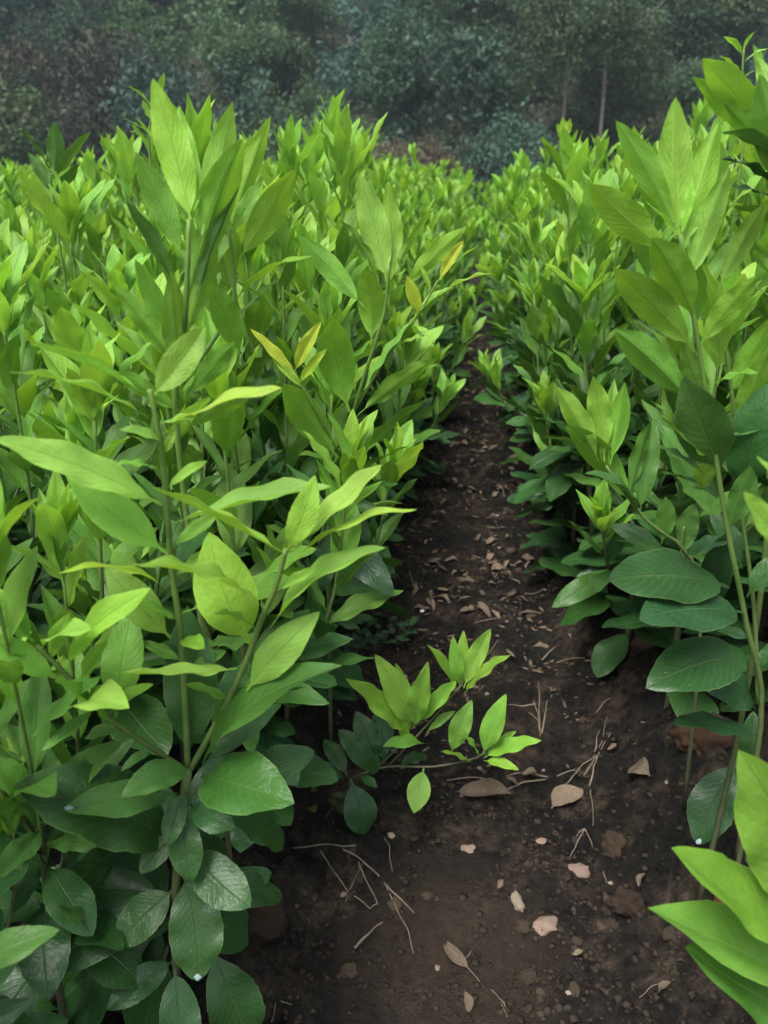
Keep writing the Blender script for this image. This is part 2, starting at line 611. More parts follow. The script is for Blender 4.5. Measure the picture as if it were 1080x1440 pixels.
# ------------------------------------------------------------------ hand-placed foreground seedlings
def hero(name, base, lines, leaves, label, d0):
    """lines: ([(px, py, d)...], r0, r1); leaves: (bx, by, tx, ty, width ratio, face, age, d_base, d_tip[, mature])
    face 0 = upper side to the viewer, 1 = upper side to the sky, 2 = underside to the viewer"""
    root = empty(name, base)
    tag(root, label, 'seedling')
    L = []
    for pts, r0, r1 in lines:
        P = [p if isinstance(p, Vector) else at(*p) for p in pts]
        L.append(([p - base for p in P], r0 * .58, r1 * .75))
    link('stem', tubes_mesh('stem', L, MAT['stem'], 9), root, STEM_TINT)
    rnd = random.Random(hash(label) % 1000 if False else len(leaves) * 7 + int(d0 * 100))
    for k, lf in enumerate(leaves):
        bx, by, tx, ty, wr, face, age, db, dt = lf[:9]
        B, T = at(bx, by, d0 + db), at(tx, ty, d0 + dt)
        mid = (B + T) / 2
        c = (CAM - mid).normalized()
        u = Vector((0, 0, 1))
        hint = c * (1 - face) + u * face if face <= 1 else u * (2 - face) - c * (face - 1)
        m = frame(B - base, T - B, (T - B).length, wr * (.90 if age <= .3 else (.78 if face < .4 and d0 == .50 else .65)), hint)
        old = age < 0.3
        me = rnd.choice(OLD if old else YOUNG)
        o = link('leaf', me, root, leaf_color(age, rnd))
        o.matrix_local = m
        if (bx, by) in A_spots and d0 == .50 or (bx, by) == (1038, 1066):       # dried white spray residue at the tip
            sp_ = link('residue_spot', SPOT, o)
            sp_.matrix_local = Matrix.Translation((.955, 0, .012)) @ Matrix.Diagonal((.055, .05, .012, 1))
    return root


def spot_mesh():
    import bmesh
    bm = bmesh.new()
    bmesh.ops.create_icosphere(bm, subdivisions=3, radius=.5)
    P = np.array([v.co[:] for v in bm.verts])
    n = vnoise(P[:, 0] * 4 + 3, P[:, 1] * 4, 5) + .5 * vnoise(P[:, 0] * 9, P[:, 1] * 9 + P[:, 2], 6)
    for v, q in zip(bm.verts, P * (1 + .7 * n)[:, None]): v.co = q
    me = bpy.data.meshes.new('residue_spot'); bm.to_mesh(me); bm.free()
    me.polygons.foreach_set('use_smooth', np.ones(len(me.polygons), dtype=bool))
    me.materials.append(MAT['residue'])
    return me


SPOT = spot_mesh()
A_spots = set()
# the big seedling by the furrow with three young shoots
bA = at(244, 1405, 0.50); bA.z = gz(bA.x, bA.y) - 0.01
A_lines = [
    ([bA, at(246, 1330, .50), at(250, 1210, .50), at(264, 1080, .50)], 0.0065, 0.0052),
    ([at(264, 1080, .50), at(261, 1000, .50), at(254, 890, .50), at(241, 800, .50), at(237, 740, .495), at(228, 640, .49), at(217, 575, .485), at(210, 548, .485)], 0.0047, 0.0022),
    ([at(268, 1082, .50), at(305, 1015, .497), at(342, 940, .49), at(368, 870, .485), at(388, 825, .48), at(402, 772, .475)], 0.0046, 0.0024),
    ([at(262, 1084, .50), at(205, 1046, .49), at(150, 1008, .48), at(92, 948, .47), at(52, 908, .465)], 0.0040, 0.0022),
]
A_leaves = [
    # middle shoot
    (209, 556, 40, 484, .24, 1.25, 1.0, -.015, -.03), (209, 588, 10, 523, .22, 1.0, .95, -.015, -.05), (214, 558, 288, 459, .46, .2, .95, -.015, .0),
    (226, 612, 397, 546, .26, 1.1, 1.08, -.012, -.03), (228, 622, 168, 604, .44, .5, .95, -.012, -.03), (228, 640, 246, 606, .4, .2, .9, -.01, .0),
    (227, 710, -12, 617, .34, .45, .97, -.01, -.05), (236, 779, 92, 668, .42, .3, .92, -.005, -.01), (238, 738, 466, 684, .26, 1.0, .98, -.005, .0),
    (239, 832, 80, 806, .27, .9, 1.05, .0, -.06), (241, 898, 148, 798, .48, .3, .88, .0, .01), (256, 862, 418, 814, .38, .8, .9, .0, .05),
    (254, 900, 288, 912, .5, .6, .8, .0, -.03), (264, 1072, 264, 852, .34, .2, .24, .005, .03), (246, 800, 285, 738, .3, .4, .15, .0, .06),
    # right shoot
    (399, 778, 212, 685, .20, 1.1, 1.0, -.025, -.04), (402, 776, 443, 668, .40, .0, .98, -.025, -.02), (403, 780, 537, 653, .28, .9, 1.05, -.025, -.01),
    (404, 798, 587, 716, .17, 1.2, 1.08, -.022, -.01), (380, 884, 543, 770, .27, .9, 1.02, -.015, -.01), (346, 972, 450, 860, .38, .1, .98, -.012, -.01),
    (372, 856, 186, 794, .30, .8, 1.05, -.015, -.09), (334, 940, 163, 946, .26, .8, 1.02, -.01, -.06), (354, 908, 294, 748, .58, .1, .92, -.013, .0),
    (285, 1076, 482, 936, .36, .55, .34, .0, -.03), (284, 1080, 396, 990, .34, .5, .16, .0, .05), (300, 1030, 350, 930, .3, .5, .2, .0, .08),
    # left shoot
    (47, 903, -12, 822, .44, .1, .92, -.035, -.03), (57, 912, 128, 886, .30, .9, 1.0, -.035, -.08), (92, 946, 212, 827, .28, .55, .96, -.03, -.05),
    (84, 956, -30, 888, .36, .3, .9, -.03, -.05), (62, 930, -26, 934, .22, 1.0, 1.0, -.03, -.06), (163, 1010, 186, 856, .46, .1, .82, -.02, .03),
    (166, 1030, 76, 958, .36, .6, .85, -.02, -.07), (110, 1000, 182, 996, .50, .7, .95, -.03, -.08), (168, 1032, 118, 1040, .46, .5, .5, -.02, .0),
    # slender new leaves filling the shoots
    (135, 996, 58, 1056, .34, .5, .6, -.02, -.05), (112, 968, 152, 900, .34, .5, .92, -.025, -.03), (72, 928, 98, 862, .34, .4, .98, -.03, -.04),
    (150, 1008, 216, 962, .32, .6, .88, -.02, -.03), (251, 872, 178, 842, .34, .6, .88, .0, -.04), (243, 812, 304, 768, .34, .5, .9, .0, .02),
    (233, 690, 292, 648, .32, .6, .95, -.008, .0), (226, 662, 158, 654, .32, .7, .95, -.01, -.04), (221, 600, 276, 586, .30, .8, .98, -.012, -.02),
    (360, 888, 300, 862, .32, .6, .92, -.014, -.05), (386, 832, 446, 798, .32, .6, .98, -.02, -.02), (322, 985, 252, 962, .34, .6, .8, -.004, -.03),
    (332, 968, 404, 958, .34, .6, .7, -.006, .0), (240, 770, 310, 720, .34, .5, .85, -.003, .03), (256, 930, 196, 900, .36, .5, .7, .0, .02),
    (258, 950, 318, 915, .36, .5, .66, .0, .03), (220, 1052, 170, 1085, .40, .5, .4, -.01, -.03), (40, 900, 20, 850, .4, .5, .95, -.035, -.03),
    # old leaves round the foot of the shoots
    (272, 1082, 170, 1122, .62, .5, .42, -.005, -.05), (250, 1116, 88, 1138, .44, .5, .36, .0, -.06), (247, 1196, 20, 1104, .42, .45, .10, .0, -.05),
    (283, 1092, 414, 1130, .52, .45, .30, .0, -.06), (320, 1110, 443, 1056, .44, .5, .12, .0, .02), (266, 1190, 352, 1276, .54, .2, .15, .0, -.04),
    (258, 1226, 279, 1380, .56, .1, .08, .0, -.05), (300, 1140, 400, 1184, .4, .5, .14, .0, .04), (246, 1250, 162, 1330, .6, .3, .12, .0, -.03),
    (214, 1296, 40, 1366, .40, .3, .10, .0, -.05), (296, 1330, 352, 1470, .5, .1, .05, .03, .0), (262, 1250, 398, 1262, .38, .7, .10, .01, .04),
    (272, 1275, 382, 1226, .45, .4, .14, .01, .05), (240, 1180, 170, 1290, .6, .1, .02, .04, .06), (240, 1290, 120, 1450, .42, .2, .03, .03, .03),
    (262, 1150, 300, 1240, .45, .3, .08, .02, .03), (236, 1330, 200, 1460, .5, .2, .04, .02, .0), (250, 1160, 330, 1060, .4, .4, .06, .04, .10),
    (252, 1200, 200, 1090, .4, .4, .06, .05, .12), (262, 1240, 348, 1330, .42, .3, .05, .03, .05),
    (246, 1360, 268, 1490, .5, .2, .06, -.005, -.05), (246, 1350, 150, 1420, .46, .3, .05, .0, -.04), (262, 1110, 236, 1190, .44, .4, .12, -.003, -.03),
    (258, 1136, 268, 1240, .5, .2, .10, -.006, -.035), (254, 1170, 196, 1228, .5, .3, .12, -.006, -.03), (266, 1130, 330, 1165, .5, .4, .12, -.003, -.03), (240, 1260, 30, 1250, .42, .4, .03, .02, .03), (240, 1300, 60, 1440, .42, .3, .03, .03, .05),
]
A_spots = {(258, 1226), (250, 1116)}
hero('citrus_seedling', bA, A_lines, A_leaves, 'tall citrus seedling with three slender light green shoots forking above large dark old leaves', .50)

# upright seedling behind it, its tallest leaf standing against the hill
bH = at(262, 640, .64); bH.z = gz(bH.x, bH.y) - 0.01
H_lines = [([bH, bH + Vector((0, 0, .3)), at(250, 620, .63), at(256, 500, .62), at(262, 420, .60), at(266, 308, .60)], .0055, .0024),
           ([at(256, 540, .62), at(318, 450, .63), at(330, 405, .64), at(322, 322, .64)], .0034, .0018)]
H_leaves = [
    (270, 318, 215, 110, .36, 1.8, .97, .0, .02), (276, 322, 252, 148, .34, 1.9, .92, .0, .05), (284, 330, 327, 143, .36, 1.9, .9, .0, .03),
    (258, 362, 190, 213, .40, 1.9, .86, .0, -.01), (263, 425, 342, 194, .34, 1.8, .82, .0, -.02), (252, 412, 178, 284, .22, 1.4, .5, .0, -.02),
    (276, 418, 338, 262, .20, 1.3, .45, .0, .0), (336, 366, 414, 238, .42, 1.9, .84, .04, .02), (324, 330, 364, 256, .42, .2, .8, .04, .06),
    (322, 330, 381, 163, .28, 1.7, .9, .04, .06), (330, 424, 440, 360, .26, 1.2, .85, .03, .0), (340, 500, 298, 398, .48, 1.9, .82, .03, .0),
    (258, 500, 190, 365, .30, 1.7, .8, .02, .0), (252, 520, 160, 400, .30, 1.6, .82, .01, .0), (258, 480, 305, 330, .34, 1.8, .82, .02, .02),
    (256, 560, 240, 380, .30, 1.9, .78, .02, -.01), (262, 560, 330, 480, .36, 1.8, .75, .02, .0), (254, 580, 150, 520, .34, 1.6, .7, .02, .0),
    (262, 600, 350, 560, .4, 1.6, .65, .02, .0), (268, 306, 300, 240, .2, 1.0, 1.0, .0, .01),
]
hero('citrus_seedling', bH, H_lines, H_leaves, 'upright citrus seedling whose large pointed top leaf stands highest against the wooded hill', .60)

# seedling leaning over the furrow edge with a yellow side sprout
bI = at(455, 760, .92); bI.z = gz(bI.x, bI.y) - 0.01
I_lines = [([bI, at(462, 700, .90), at(488, 610, .88), at(512, 530, .86), at(540, 440, .85), at(546, 372, .85)], .005, .0022),
           ([at(500, 575, .87), at(545, 500, .86), at(585, 448, .85), at(616, 394, .845)], .0028, .0014),
           ([at(478, 640, .88), at(440, 570, .86), at(412, 520, .86)], .0026, .0014)]
I_leaves = [
    (544, 398, 506, 246, .42, 1.9, .92, .0, .01), (551, 392, 546, 258, .38, 1.9, .95, .0, .03), (536, 410, 478, 308, .22, 1.3, .75, .0, .0),
    (512, 432, 420, 330, .36, 1.8, .85, .0, .0), (562, 408, 656, 318, .30, 1.7, .86, .0, -.01), (558, 374, 616, 288, .26, 1.5, .78, .0, .03),
    (522, 486, 514, 378, .52, 1.9, .80, .0, -.02), (492, 580, 468, 446, .52, 1.9, .78, .01, -.02), (476, 645, 398, 540, .46, 1.9, .78, .02, -.02),
    (503, 584, 618, 503, .30, 1.6, .78, .0, -.02), (470, 612, 438, 520, .22, .8, .8, .02, .0), (505, 560, 580, 452, .3, .9, .72, .0, .0),
    (470, 690, 575, 628, .34, 1.2, .62, .03, .0), (480, 660, 600, 560, .34, 1.4, .6, .02, .02), (468, 700, 560, 680, .34, 1.0, .5, .03, .0),
    (465, 720, 545, 725, .40, .8, .4, .03, .0), (616, 396, 652, 338, .34, .3, 1.22, -.005, -.005), (612, 402, 672, 346, .24, .9, 1.0, -.005, .0),
    (606, 424, 692, 384, .24, 1.1, 1.05, -.005, -.01), (592, 444, 572, 388, .5, .3, 1.2, .0, .0), (582, 456, 612, 482, .34, .6, .95, .0, -.02),
    (576, 460, 640, 404, .24, .9, 1.0, .0, .01), (606, 408, 590, 372, .3, .5, 1.0, .0, .0), (556, 486, 606, 470, .36, .8, .9, .0, -.01),
    (414, 524, 452, 452, .34, .4, 1.22, .01, .0), (418, 530, 352, 462, .30, .5, 1.2, .01, .0), (420, 540, 460, 490, .3, .4, 1.15, .01, .0),
    (428, 548, 380, 500, .32, .4, 1.1, .01, .0), (470, 660, 420, 640, .44, 1.0, .6, .03, .0), (466, 700, 520, 760, .44, .5, .15, .03, .0),
    (462, 720, 400, 760, .44, .5, .12, .03, .0), (462, 730, 552, 838, .34, .6, .04, .03, -.03), (464, 740, 440, 840, .4, .4, .05, .03, .0),
]
hero('citrus_seedling', bI, I_lines, I_leaves, 'citrus seedling at the furrow edge with a thin yellow sprout reaching out over the path', .85)

# low branch spreading over the furrow floor
bK = ground_at(472, 1096)
bK = bK + Vector((0, 0, -0.01))
K_lines = [([bK, at(500, 1092, .86), at(545, 1078, .86), at(610, 1078, .85), at(668, 1066, .85), at(690, 1050, .85)], .0035, .0016),
           ([at(520, 1088, .86), at(560, 1050, .86), at(580, 1016, .86)], .0026, .0016),
           ([at(545, 1078, .86), at(600, 1020, .86), at(650, 962, .87)], .0026, .0015)]
K_leaves = [
    (577, 1024, 527, 920, .40, .2, .97, .01, .0), (573, 1032, 486, 954, .38, .5, .92, .01, -.02), (579, 1022, 556, 932, .34, .2, .8, .01, .04),
    (582, 1024, 602, 930, .36, .2, .98, .01, .0), (586, 1020, 642, 958, .34, .6, .95, .01, .0), (647, 966, 637, 894, .34, .2, 1.0, .02, .02),
    (650, 966, 652, 886, .34, .4, .92, .02, .05), (652, 968, 690, 884, .36, .4, 1.0, .02, .02), (652, 978, 718, 921, .30, .7, .96, .02, .0),
    (643, 972, 600, 906, .32, .6, .98, .02, .0), (634, 1060, 664, 984, .52, .1, .75, .0, .02), (674, 1066, 640, 1028, .30, .7, .95, .0, -.02),
    (679, 1062, 712, 976, .42, .2, .98, .0, .0), (680, 1066, 762, 1041, .38, .6, .95, .0, -.02), (682, 1062, 726, 1028, .28, .6, 1.0, .0, .0),
    (680, 1070, 730, 1083, .40, .6, .95, .0, -.03), (664, 1072, 620, 1056, .34, .9, .88, .0, -.02), (596, 1080, 582, 1144, .80, .0, .88, .0, -.04),
    (598, 1046, 538, 1050, .44, .8, .8, .01, -.02), (600, 1030, 640, 1000, .4, .6, .8, .01, .02), (572, 1044, 556, 1000, .4, .4, .85, .01, .0),
    (524, 1090, 476, 1026, .42, .4, .10, .01, .03), (530, 1080, 500, 1000, .44, .3, .02, .02, .05), (540, 1075, 540, 985, .4, .3, .03, .02, .06),
    (492, 1094, 511, 1174, .62, .1, .04, .0, -.03), (520, 1090, 530, 1060, .5, .5, .08, .0, .0), (505, 1092, 530, 1108, .5, .6, .10, .0, -.02),
    (485, 1096, 440, 1075, .5, .6, .06, .0, .0), (488, 1090, 455, 1040, .45, .4, .04, .0, .04), (560, 1078, 600, 1062, .4, .8, .1, .0, .04),
]
hero('citrus_sprout', bK, K_lines, K_leaves, 'low bright green citrus sprout spreading over the bare furrow floor', .85)

# right bed: tall seedling with a wide fan of leaves at its top
bE = at(1076, 1090, .62); bE.z = gz(bE.x, bE.y) - 0.01
E_lines = [([bE, at(1070, 1020, .62), at(1050, 880, .62), at(1022, 740, .62), at(1000, 600, .62), at(978, 460, .62), at(957, 330, .62)], .0048, .0024),
           ([at(1066, 990, .62), at(1060, 850, .64), at(1040, 700, .65), at(1030, 560, .65), at(1012, 440, .65)], .0036, .002)]
E_leaves = [
    (955, 334, 950, 136, .38, 1.9, .92, .0, .02), (949, 322, 866, 170, .30, 1.6, 1.0, .0, -.01), (962, 352, 1012, 170, .34, 1.9, .9, .0, .03),
    (968, 398, 1027, 234, .34, 1.8, .88, .0, .0), (946, 358, 828, 258, .40, 1.9, .82, .0, -.02), (976, 450, 916, 334, .46, 1.9, .78, .0, -.03),
    (978, 494, 862, 376, .38, 1.9, .78, .0, -.03), (970, 566, 864, 464, .36, 1.9, .75, .0, -.03), (1010, 408, 1079, 284, .36, 1.8, .9, .03, .01),
    (984, 486, 1066, 388, .44, 1.9, .78, .0, -.02), (1012, 514, 1002, 410, .46, 1.9, .80, .02, .0), (1018, 664, 962, 528, .56, .1, .36, .01, -.02),
    (986, 552, 1068, 524, .38, .8, .7, .0, -.04), (1000, 645, 924, 580, .42, .6, .62, .0, -.02), (1000, 676, 922, 628, .34, .7, .42, .0, -.02),
    (1004, 692, 924, 662, .26, .9, .45, .0, -.01), (1036, 690, 1078, 540, .46, .2, .24, .02, .0), (1020, 720, 960, 690, .6, .4, .45, .0, -.02),
    (1022, 745, 1055, 655, .46, 1.9, .55, .0, -.02), (1026, 826, 856, 816, .44, .4, .02, .01, -.03), (1048, 862, 899, 872, .40, .5, .03, .0, -.06),
    (1056, 925, 908, 968, .46, .3, .03, .0, -.05), (1064, 1000, 968, 945, .46, .4, .02, .01, .0), (1068, 1035, 946, 1018, .30, .9, .04, .0, -.03),
    (1000, 580, 960, 480, .4, 1.8, .65, .02, .02), (1010, 620, 1090, 600, .4, .8, .5, .0, .0), (1036, 760, 965, 780, .4, .6, .1, .02, .04),
    (1044, 800, 1000, 720, .4, .6, .1, .03, .06), (1050, 840, 1110, 780, .45, .5, .1, .0, .0), (1056, 900, 1000, 880, .4, .6, .05, .03, .06),
    (1060, 940, 1110, 900, .4, .6, .05, .0, .0), (1024, 740, 1000, 850, .3, .4, .05, .02, .05), (957, 336, 975, 250, .25, 1.0, .95, .0, .01),
    (1030, 600, 1085, 480, .4, 1.8, .75, .02, .0), (1022, 560, 1090, 440, .38, 1.8, .78, .03, .02),
]
hero('citrus_seedling', bE, E_lines, E_leaves, 'tall citrus seedling with a wide fan of pale upright leaves over dark drooping ones', .62)

bF = at(1012, 890, .80); bF.z = gz(bF.x, bF.y) - 0.01
F_lines = [([bF, at(985, 830, .80), at(905, 728, .80), at(852, 655, .80)], .0045, .002),
           ([at(960, 800, .80), at(958, 770, .8), at(962, 740, .8)], .0025, .0015)]
F_leaves = [
    (842, 650, 782, 543, .34, 1.6, .88, .0, -.01), (850, 650, 834, 528, .40, 1.8, .9, .0, .0), (846, 652, 800, 560, .26, .9, .78, .0, .03),
    (856, 652, 864, 532, .28, .8, .7, .0, .04), (858, 654, 878, 538, .36, 1.7, .86, .0, .0), (894, 718, 796, 598, .34, 1.8, .72, .0, -.02),
    (884, 700, 916, 590, .30, 1.3, .6, .0, .0), (900, 722, 921, 588, .36, .3, .45, .0, .03), (900, 726, 822, 666, .40, .7, .32, .0, -.03),
    (930, 765, 936, 698, .55, 1.9, .6, .0, .0), (962, 782, 976, 708, .55, 1.8, .5, .0, .0), (960, 800, 880, 760, .4, .6, .1, .0, .0),
    (970, 810, 900, 830, .4, .5, .03, .02, .02), (940, 780, 860, 740, .36, .6, .08, .02, .05),
]
hero('citrus_seedling', bF, F_lines, F_leaves, 'short citrus seedling with a tight upright whorl leaning toward the furrow', .80)

# the nearest seedling, only its leaves reach in beside the furrow
bD = at(1150, 1440, .40); bD.z = gz(bD.x, bD.y) - 0.01
D_lines = [([bD, at(1150, 1380, .39), at(1140, 1260, .38), at(1130, 1000, .39), at(1120, 800, .40), at(1115, 740, .40)], .006, .0024)]
D_leaves = [
    (1136, 1290, 1038, 1054, .50, .2, .74, .0, -.01), (1140, 1330, 944, 1192, .38, .4, .80, .0, -.02), (1144, 1390, 911, 1277, .40, .5, .72, .0, -.02),
    (1148, 1440, 963, 1332, .46, .4, .52, .0, -.02), (1116, 770, 1045, 692, .44, .3, .97, .01, .0), (1116, 740, 1064, 640, .30, .7, 1.02, .01, .02),
    (1130, 1060, 1180, 960, .4, .4, .8, .0, .0), (1120, 860, 1190, 800, .4, .4, .9, .0, .0), (1128, 960, 1100, 1040, .36, .6, .5, .0, .02),
]
hero('citrus_seedling', bD, D_lines, D_leaves, 'seedling with broad bright leaves reaching in low beside the furrow', .38)

# dark leaf hanging low at the foot of the right bed belongs to a short shoot of its own
bN = at(1062, 1100, .70); bN.z = gz(bN.x, bN.y) - 0.005
hero('citrus_sprout', bN, [([bN, at(1050, 1075, .70), at(1036, 1060, .70)], .003, .0015)],
     [(1038, 1066, 980, 1188, .5, .2, .02, .0, -.04), (1042, 1070, 1090, 1130, .45, .3, .03, .0, -.02), (1048, 1072, 1060, 1000, .4, .3, .05, .0, .02)],
     'small sprout with one dark leaf hanging on the side of the bed', .70)

# top right seedling, taller than its neighbours
bG = at(1110, 700, .66); bG.z = gz(bG.x, bG.y) - 0.01
G_lines = [([bG, bG + Vector((0, 0, .35)), at(1108, 420, .66), at(1100, 280, .66), at(1090, 160, .66)], .0055, .0024)]
G_leaves = [
    (1090, 190, 988, 82, .40, 1.7, .95, .0, -.02), (1080, 215, 974, 108, .34, 1.7, .88, .0, .0), (1098, 270, 1068, 104, .40, 1.9, .85, .0, -.02),
    (1100, 240, 1014, 186, .40, .9, .25, .0, -.03), (1100, 280, 1012, 224, .36, .9, .12, .0, -.02), (1102, 290, 1030, 262, .30, 1.0, .10, .0, -.02),
    (1094, 170, 1130, 60, .36, 1.8, .92, .0, .0), (1090, 165, 1060, 70, .3, 1.8, .96, .0, .03), (1104, 330, 1030, 290, .36, 1.2, .7, .0, .0),
    (1106, 380, 1040, 340, .36, 1.2, .7, .0, .0), (1108, 440, 1050, 400, .4, 1.0, .6, .0, .0), (1092, 180, 1080, 90, .3, 1.8, .9, .0, .05),
]
hero('citrus_seedling', bG, G_lines, G_leaves, 'tallest seedling of the right bed, its broad top leaves shading two dark ones', .66)

# four slender sprigs that stand out above the canopy
def sprig(px, py, d, pts, leaves, label):
    b = at(px, py, d); b.z = gz(b.x, b.y) - .01
    top = [at(qx, qy, d) for qx, qy in pts]
    return hero('citrus_seedling', b, [([b, b.lerp(top[0], .5)] + top, .005, .0016)], leaves, label, d)


sprig(78, 330, 1.25, [(76, 290), (74, 245)], [
    (75, 252, 24, 180, .44, 1.2, .5, .0, .0), (75, 250, 76, 170, .50, 1.8, .55, .0, .0), (75, 252, 128, 184, .40, 1.3, .5, .0, .0),
    (76, 275, 40, 215, .46, 1.5, .45, .0, .0), (76, 280, 112, 230, .46, 1.5, .45, .0, .0), (76, 300, 50, 262, .46, 1.4, .4, .0, .0), (76, 305, 108, 270, .46, 1.4, .4, .0, .0)],
    'dark green sprig of a few spreading leaves rising alone over the wide bed')
sprig(212, 330, 1.35, [(212, 240), (213, 165), (218, 138)], [
    (216, 160, 178, 121, .30, 1.0, .95, .0, .0), (218, 142, 231, 102, .40, 1.6, .95, .0, .0), (213, 170, 200, 140, .5, 1.5, .8, .0, .0),
    (213, 190, 172, 166, .40, 1.0, .7, .0, .0), (213, 195, 182, 185, .40, 1.0, .7, .0, .0), (213, 205, 188, 180, .44, 1.2, .6, .0, .0), (213, 215, 240, 190, .44, 1.2, .6, .0, .0)],
    'thin leggy sprig rising just behind the highest pointed leaf')
sprig(1046, 300, 1.2, [(1046, 200), (1044, 110), (1046, 70)], [
    (1045, 82, 1017, 52, .44, 1.2, 1.0, .0, .0), (1045, 90, 1080, 68, .34, 1.0, 1.0, .0, .0), (1045, 74, 1062, 44, .36, 1.4, 1.0, .0, .0),
    (1044, 104, 1012, 78, .34, 1.0, .95, .0, .0), (1044, 110, 1072, 96, .34, 1.0, .95, .0, .0), (1045, 130, 1014, 110, .4, 1.0, .9, .0, .0), (1045, 135, 1080, 120, .4, 1.0, .9, .0, .0)],
    'fine tipped sprig above the dense narrow bed, at its upper end')
sprig(795, 330, 2.1, [(796, 240), (794, 195)], [
    (793, 196, 783, 174, .6, 1.6, 1.1, .0, .0), (793, 194, 791, 165, .6, 1.8, 1.1, .0, .0), (795, 194, 802, 166, .6, 1.7, 1.1, .0, .0),
    (795, 206, 784, 188, .5, 1.4, 1.05, .0, .0), (796, 215, 813, 182, .44, 1.4, 1.0, .0, .0), (796, 220, 785, 207, .4, 1.0, .95, .0, .0), (796, 225, 812, 212, .4, 1.0, .95, .0, .0)],
    'small sprig with a tight yellow green bud, in front of the bare trunks')

# ------------------------------------------------------------------ generated seedlings
def gen_plant(seed, low=False):
    """returns leaf list (matrix, age, mature) and stem lines for a seedling about 0.78 m tall"""
    r = random.Random(seed)
    Hh = r.uniform(0.70, 0.80)
    leaves, lines = [], []
    fork = Vector((r.uniform(-.02, .02), r.uniform(-.02, .02), r.uniform(.20, .30)))
    lines.append(([Vector((0, 0, -.02)), fork * 0.5 + Vector((r.uniform(-.01, .01), 0, 0)), fork], .0045, .0038))
    nsh = r.choice((4, 4, 5))
    a0 = r.uniform(0, 6.28)
    for s in range(nsh):
        az_ = a0 + s * 2 * math.pi / nsh + r.uniform(-.4, .4)
        top = Hh * (1.0 if s == 0 else (r.uniform(0.74, 0.97) if s < 3 else r.uniform(.48, .66))) - 0.07
        out = r.uniform(.02, .06) if s == 0 else (r.uniform(.05, .13) if s < 3 else r.uniform(.10, .17))
        st = fork * r.uniform(.65, 1.0)
        end = Vector((math.cos(az_) * out, math.sin(az_) * out, top))
        m1 = st.lerp(end, .4) + Vector((math.cos(az_) * out * .35, math.sin(az_) * out * .35, -.01))
        pts = [st, m1, end]
        lines.append((pts, .0027, .0015))
        sp = smooth_line(pts, 10)
        Ls = sum((sp[i + 1] - sp[i]).length for i in range(len(sp) - 1))
        n = max(8, int(Ls / 0.0215))
        ph = r.uniform(0, 6.28)
        for k in range(n):
            t = (k + .5) / n
            q = t * (len(sp) - 1)
            i = min(int(q), len(sp) - 2)
            p = sp[i].lerp(sp[i + 1], q - i)
            axis = (sp[i + 1] - sp[i]).normalized()
            ph += 2.4 + r.uniform(-.3, .3)
            e1 = axis.orthogonal().normalized(); e2 = axis.cross(e1)
            o = e1 * math.cos(ph) + e2 * math.sin(ph)
            ang = RAD(60 - 38 * t + r.uniform(-12, 12))
            d = axis * math.cos(ang) + o * math.sin(ang)
            L = r.uniform(.078, .114) * (0.82 + .3 * math.sin(math.pi * min(1, t + .1)))
            age = min(1.0, max(.12, .20 + .74 * t ** 1.25 + r.uniform(-.18, .18)))  # lower leaves are older; curve also darkens them to paint in canopy shade
            if st.z + (end.z - st.z) * t < .28: age *= .5
            leaves.append((frame(p, d, L, r.uniform(.22, .30), axis), age, age < .33))
        for k in range(6):                                   # terminal whorl
            ph += 2.4 + r.uniform(-.25, .25)
            o = e1 * math.cos(ph) + e2 * math.sin(ph)
            ang = RAD(33 - 5 * k + r.uniform(-6, 6))
            d = axis * math.cos(ang) + o * math.sin(ang)
            L = r.uniform(.088, .120) * (1 - .07 * k)
            leaves.append((frame(end - axis * .012 * (4 - k) * .6, d, L, r.uniform(.21, .28), axis), r.uniform(.86, 1.04), False))
        for k in range(2):
            ph += 2.6
            o = e1 * math.cos(ph) + e2 * math.sin(ph)
            leaves.append((frame(end, axis + o * .18, r.uniform(.03, .05), .26, axis), r.uniform(1.0, 1.12), False))
    for k in range(r.randint(14, 18)):                       # old leaves low on the trunk
        z = r.uniform(.025, .32)
        ph = r.uniform(0, 6.28)
        o = Vector((math.cos(ph), math.sin(ph), 0))
        d = o + Vector((0, 0, r.uniform(-.55, .45)))
        p = fork * min(1, z / fork.z)
        leaves.append((frame(p, d, r.uniform(.09, .125), r.uniform(.4, .5), Vector((0, 0, 1)) + o * .3), r.uniform(.0, .2), True))
    return leaves, lines


NARCH = 9
ARCH = []
for a in range(NARCH):
    lv, ln = gen_plant(500 + a)
    r = random.Random(900 + a)
    stem_me = tubes_mesh('stem', ln, MAT['stem'], 7)
    parts = [(r.choice(OLD if old else YOUNG), m, age) for m, age, old in lv]
    ARCH.append((parts, stem_me))


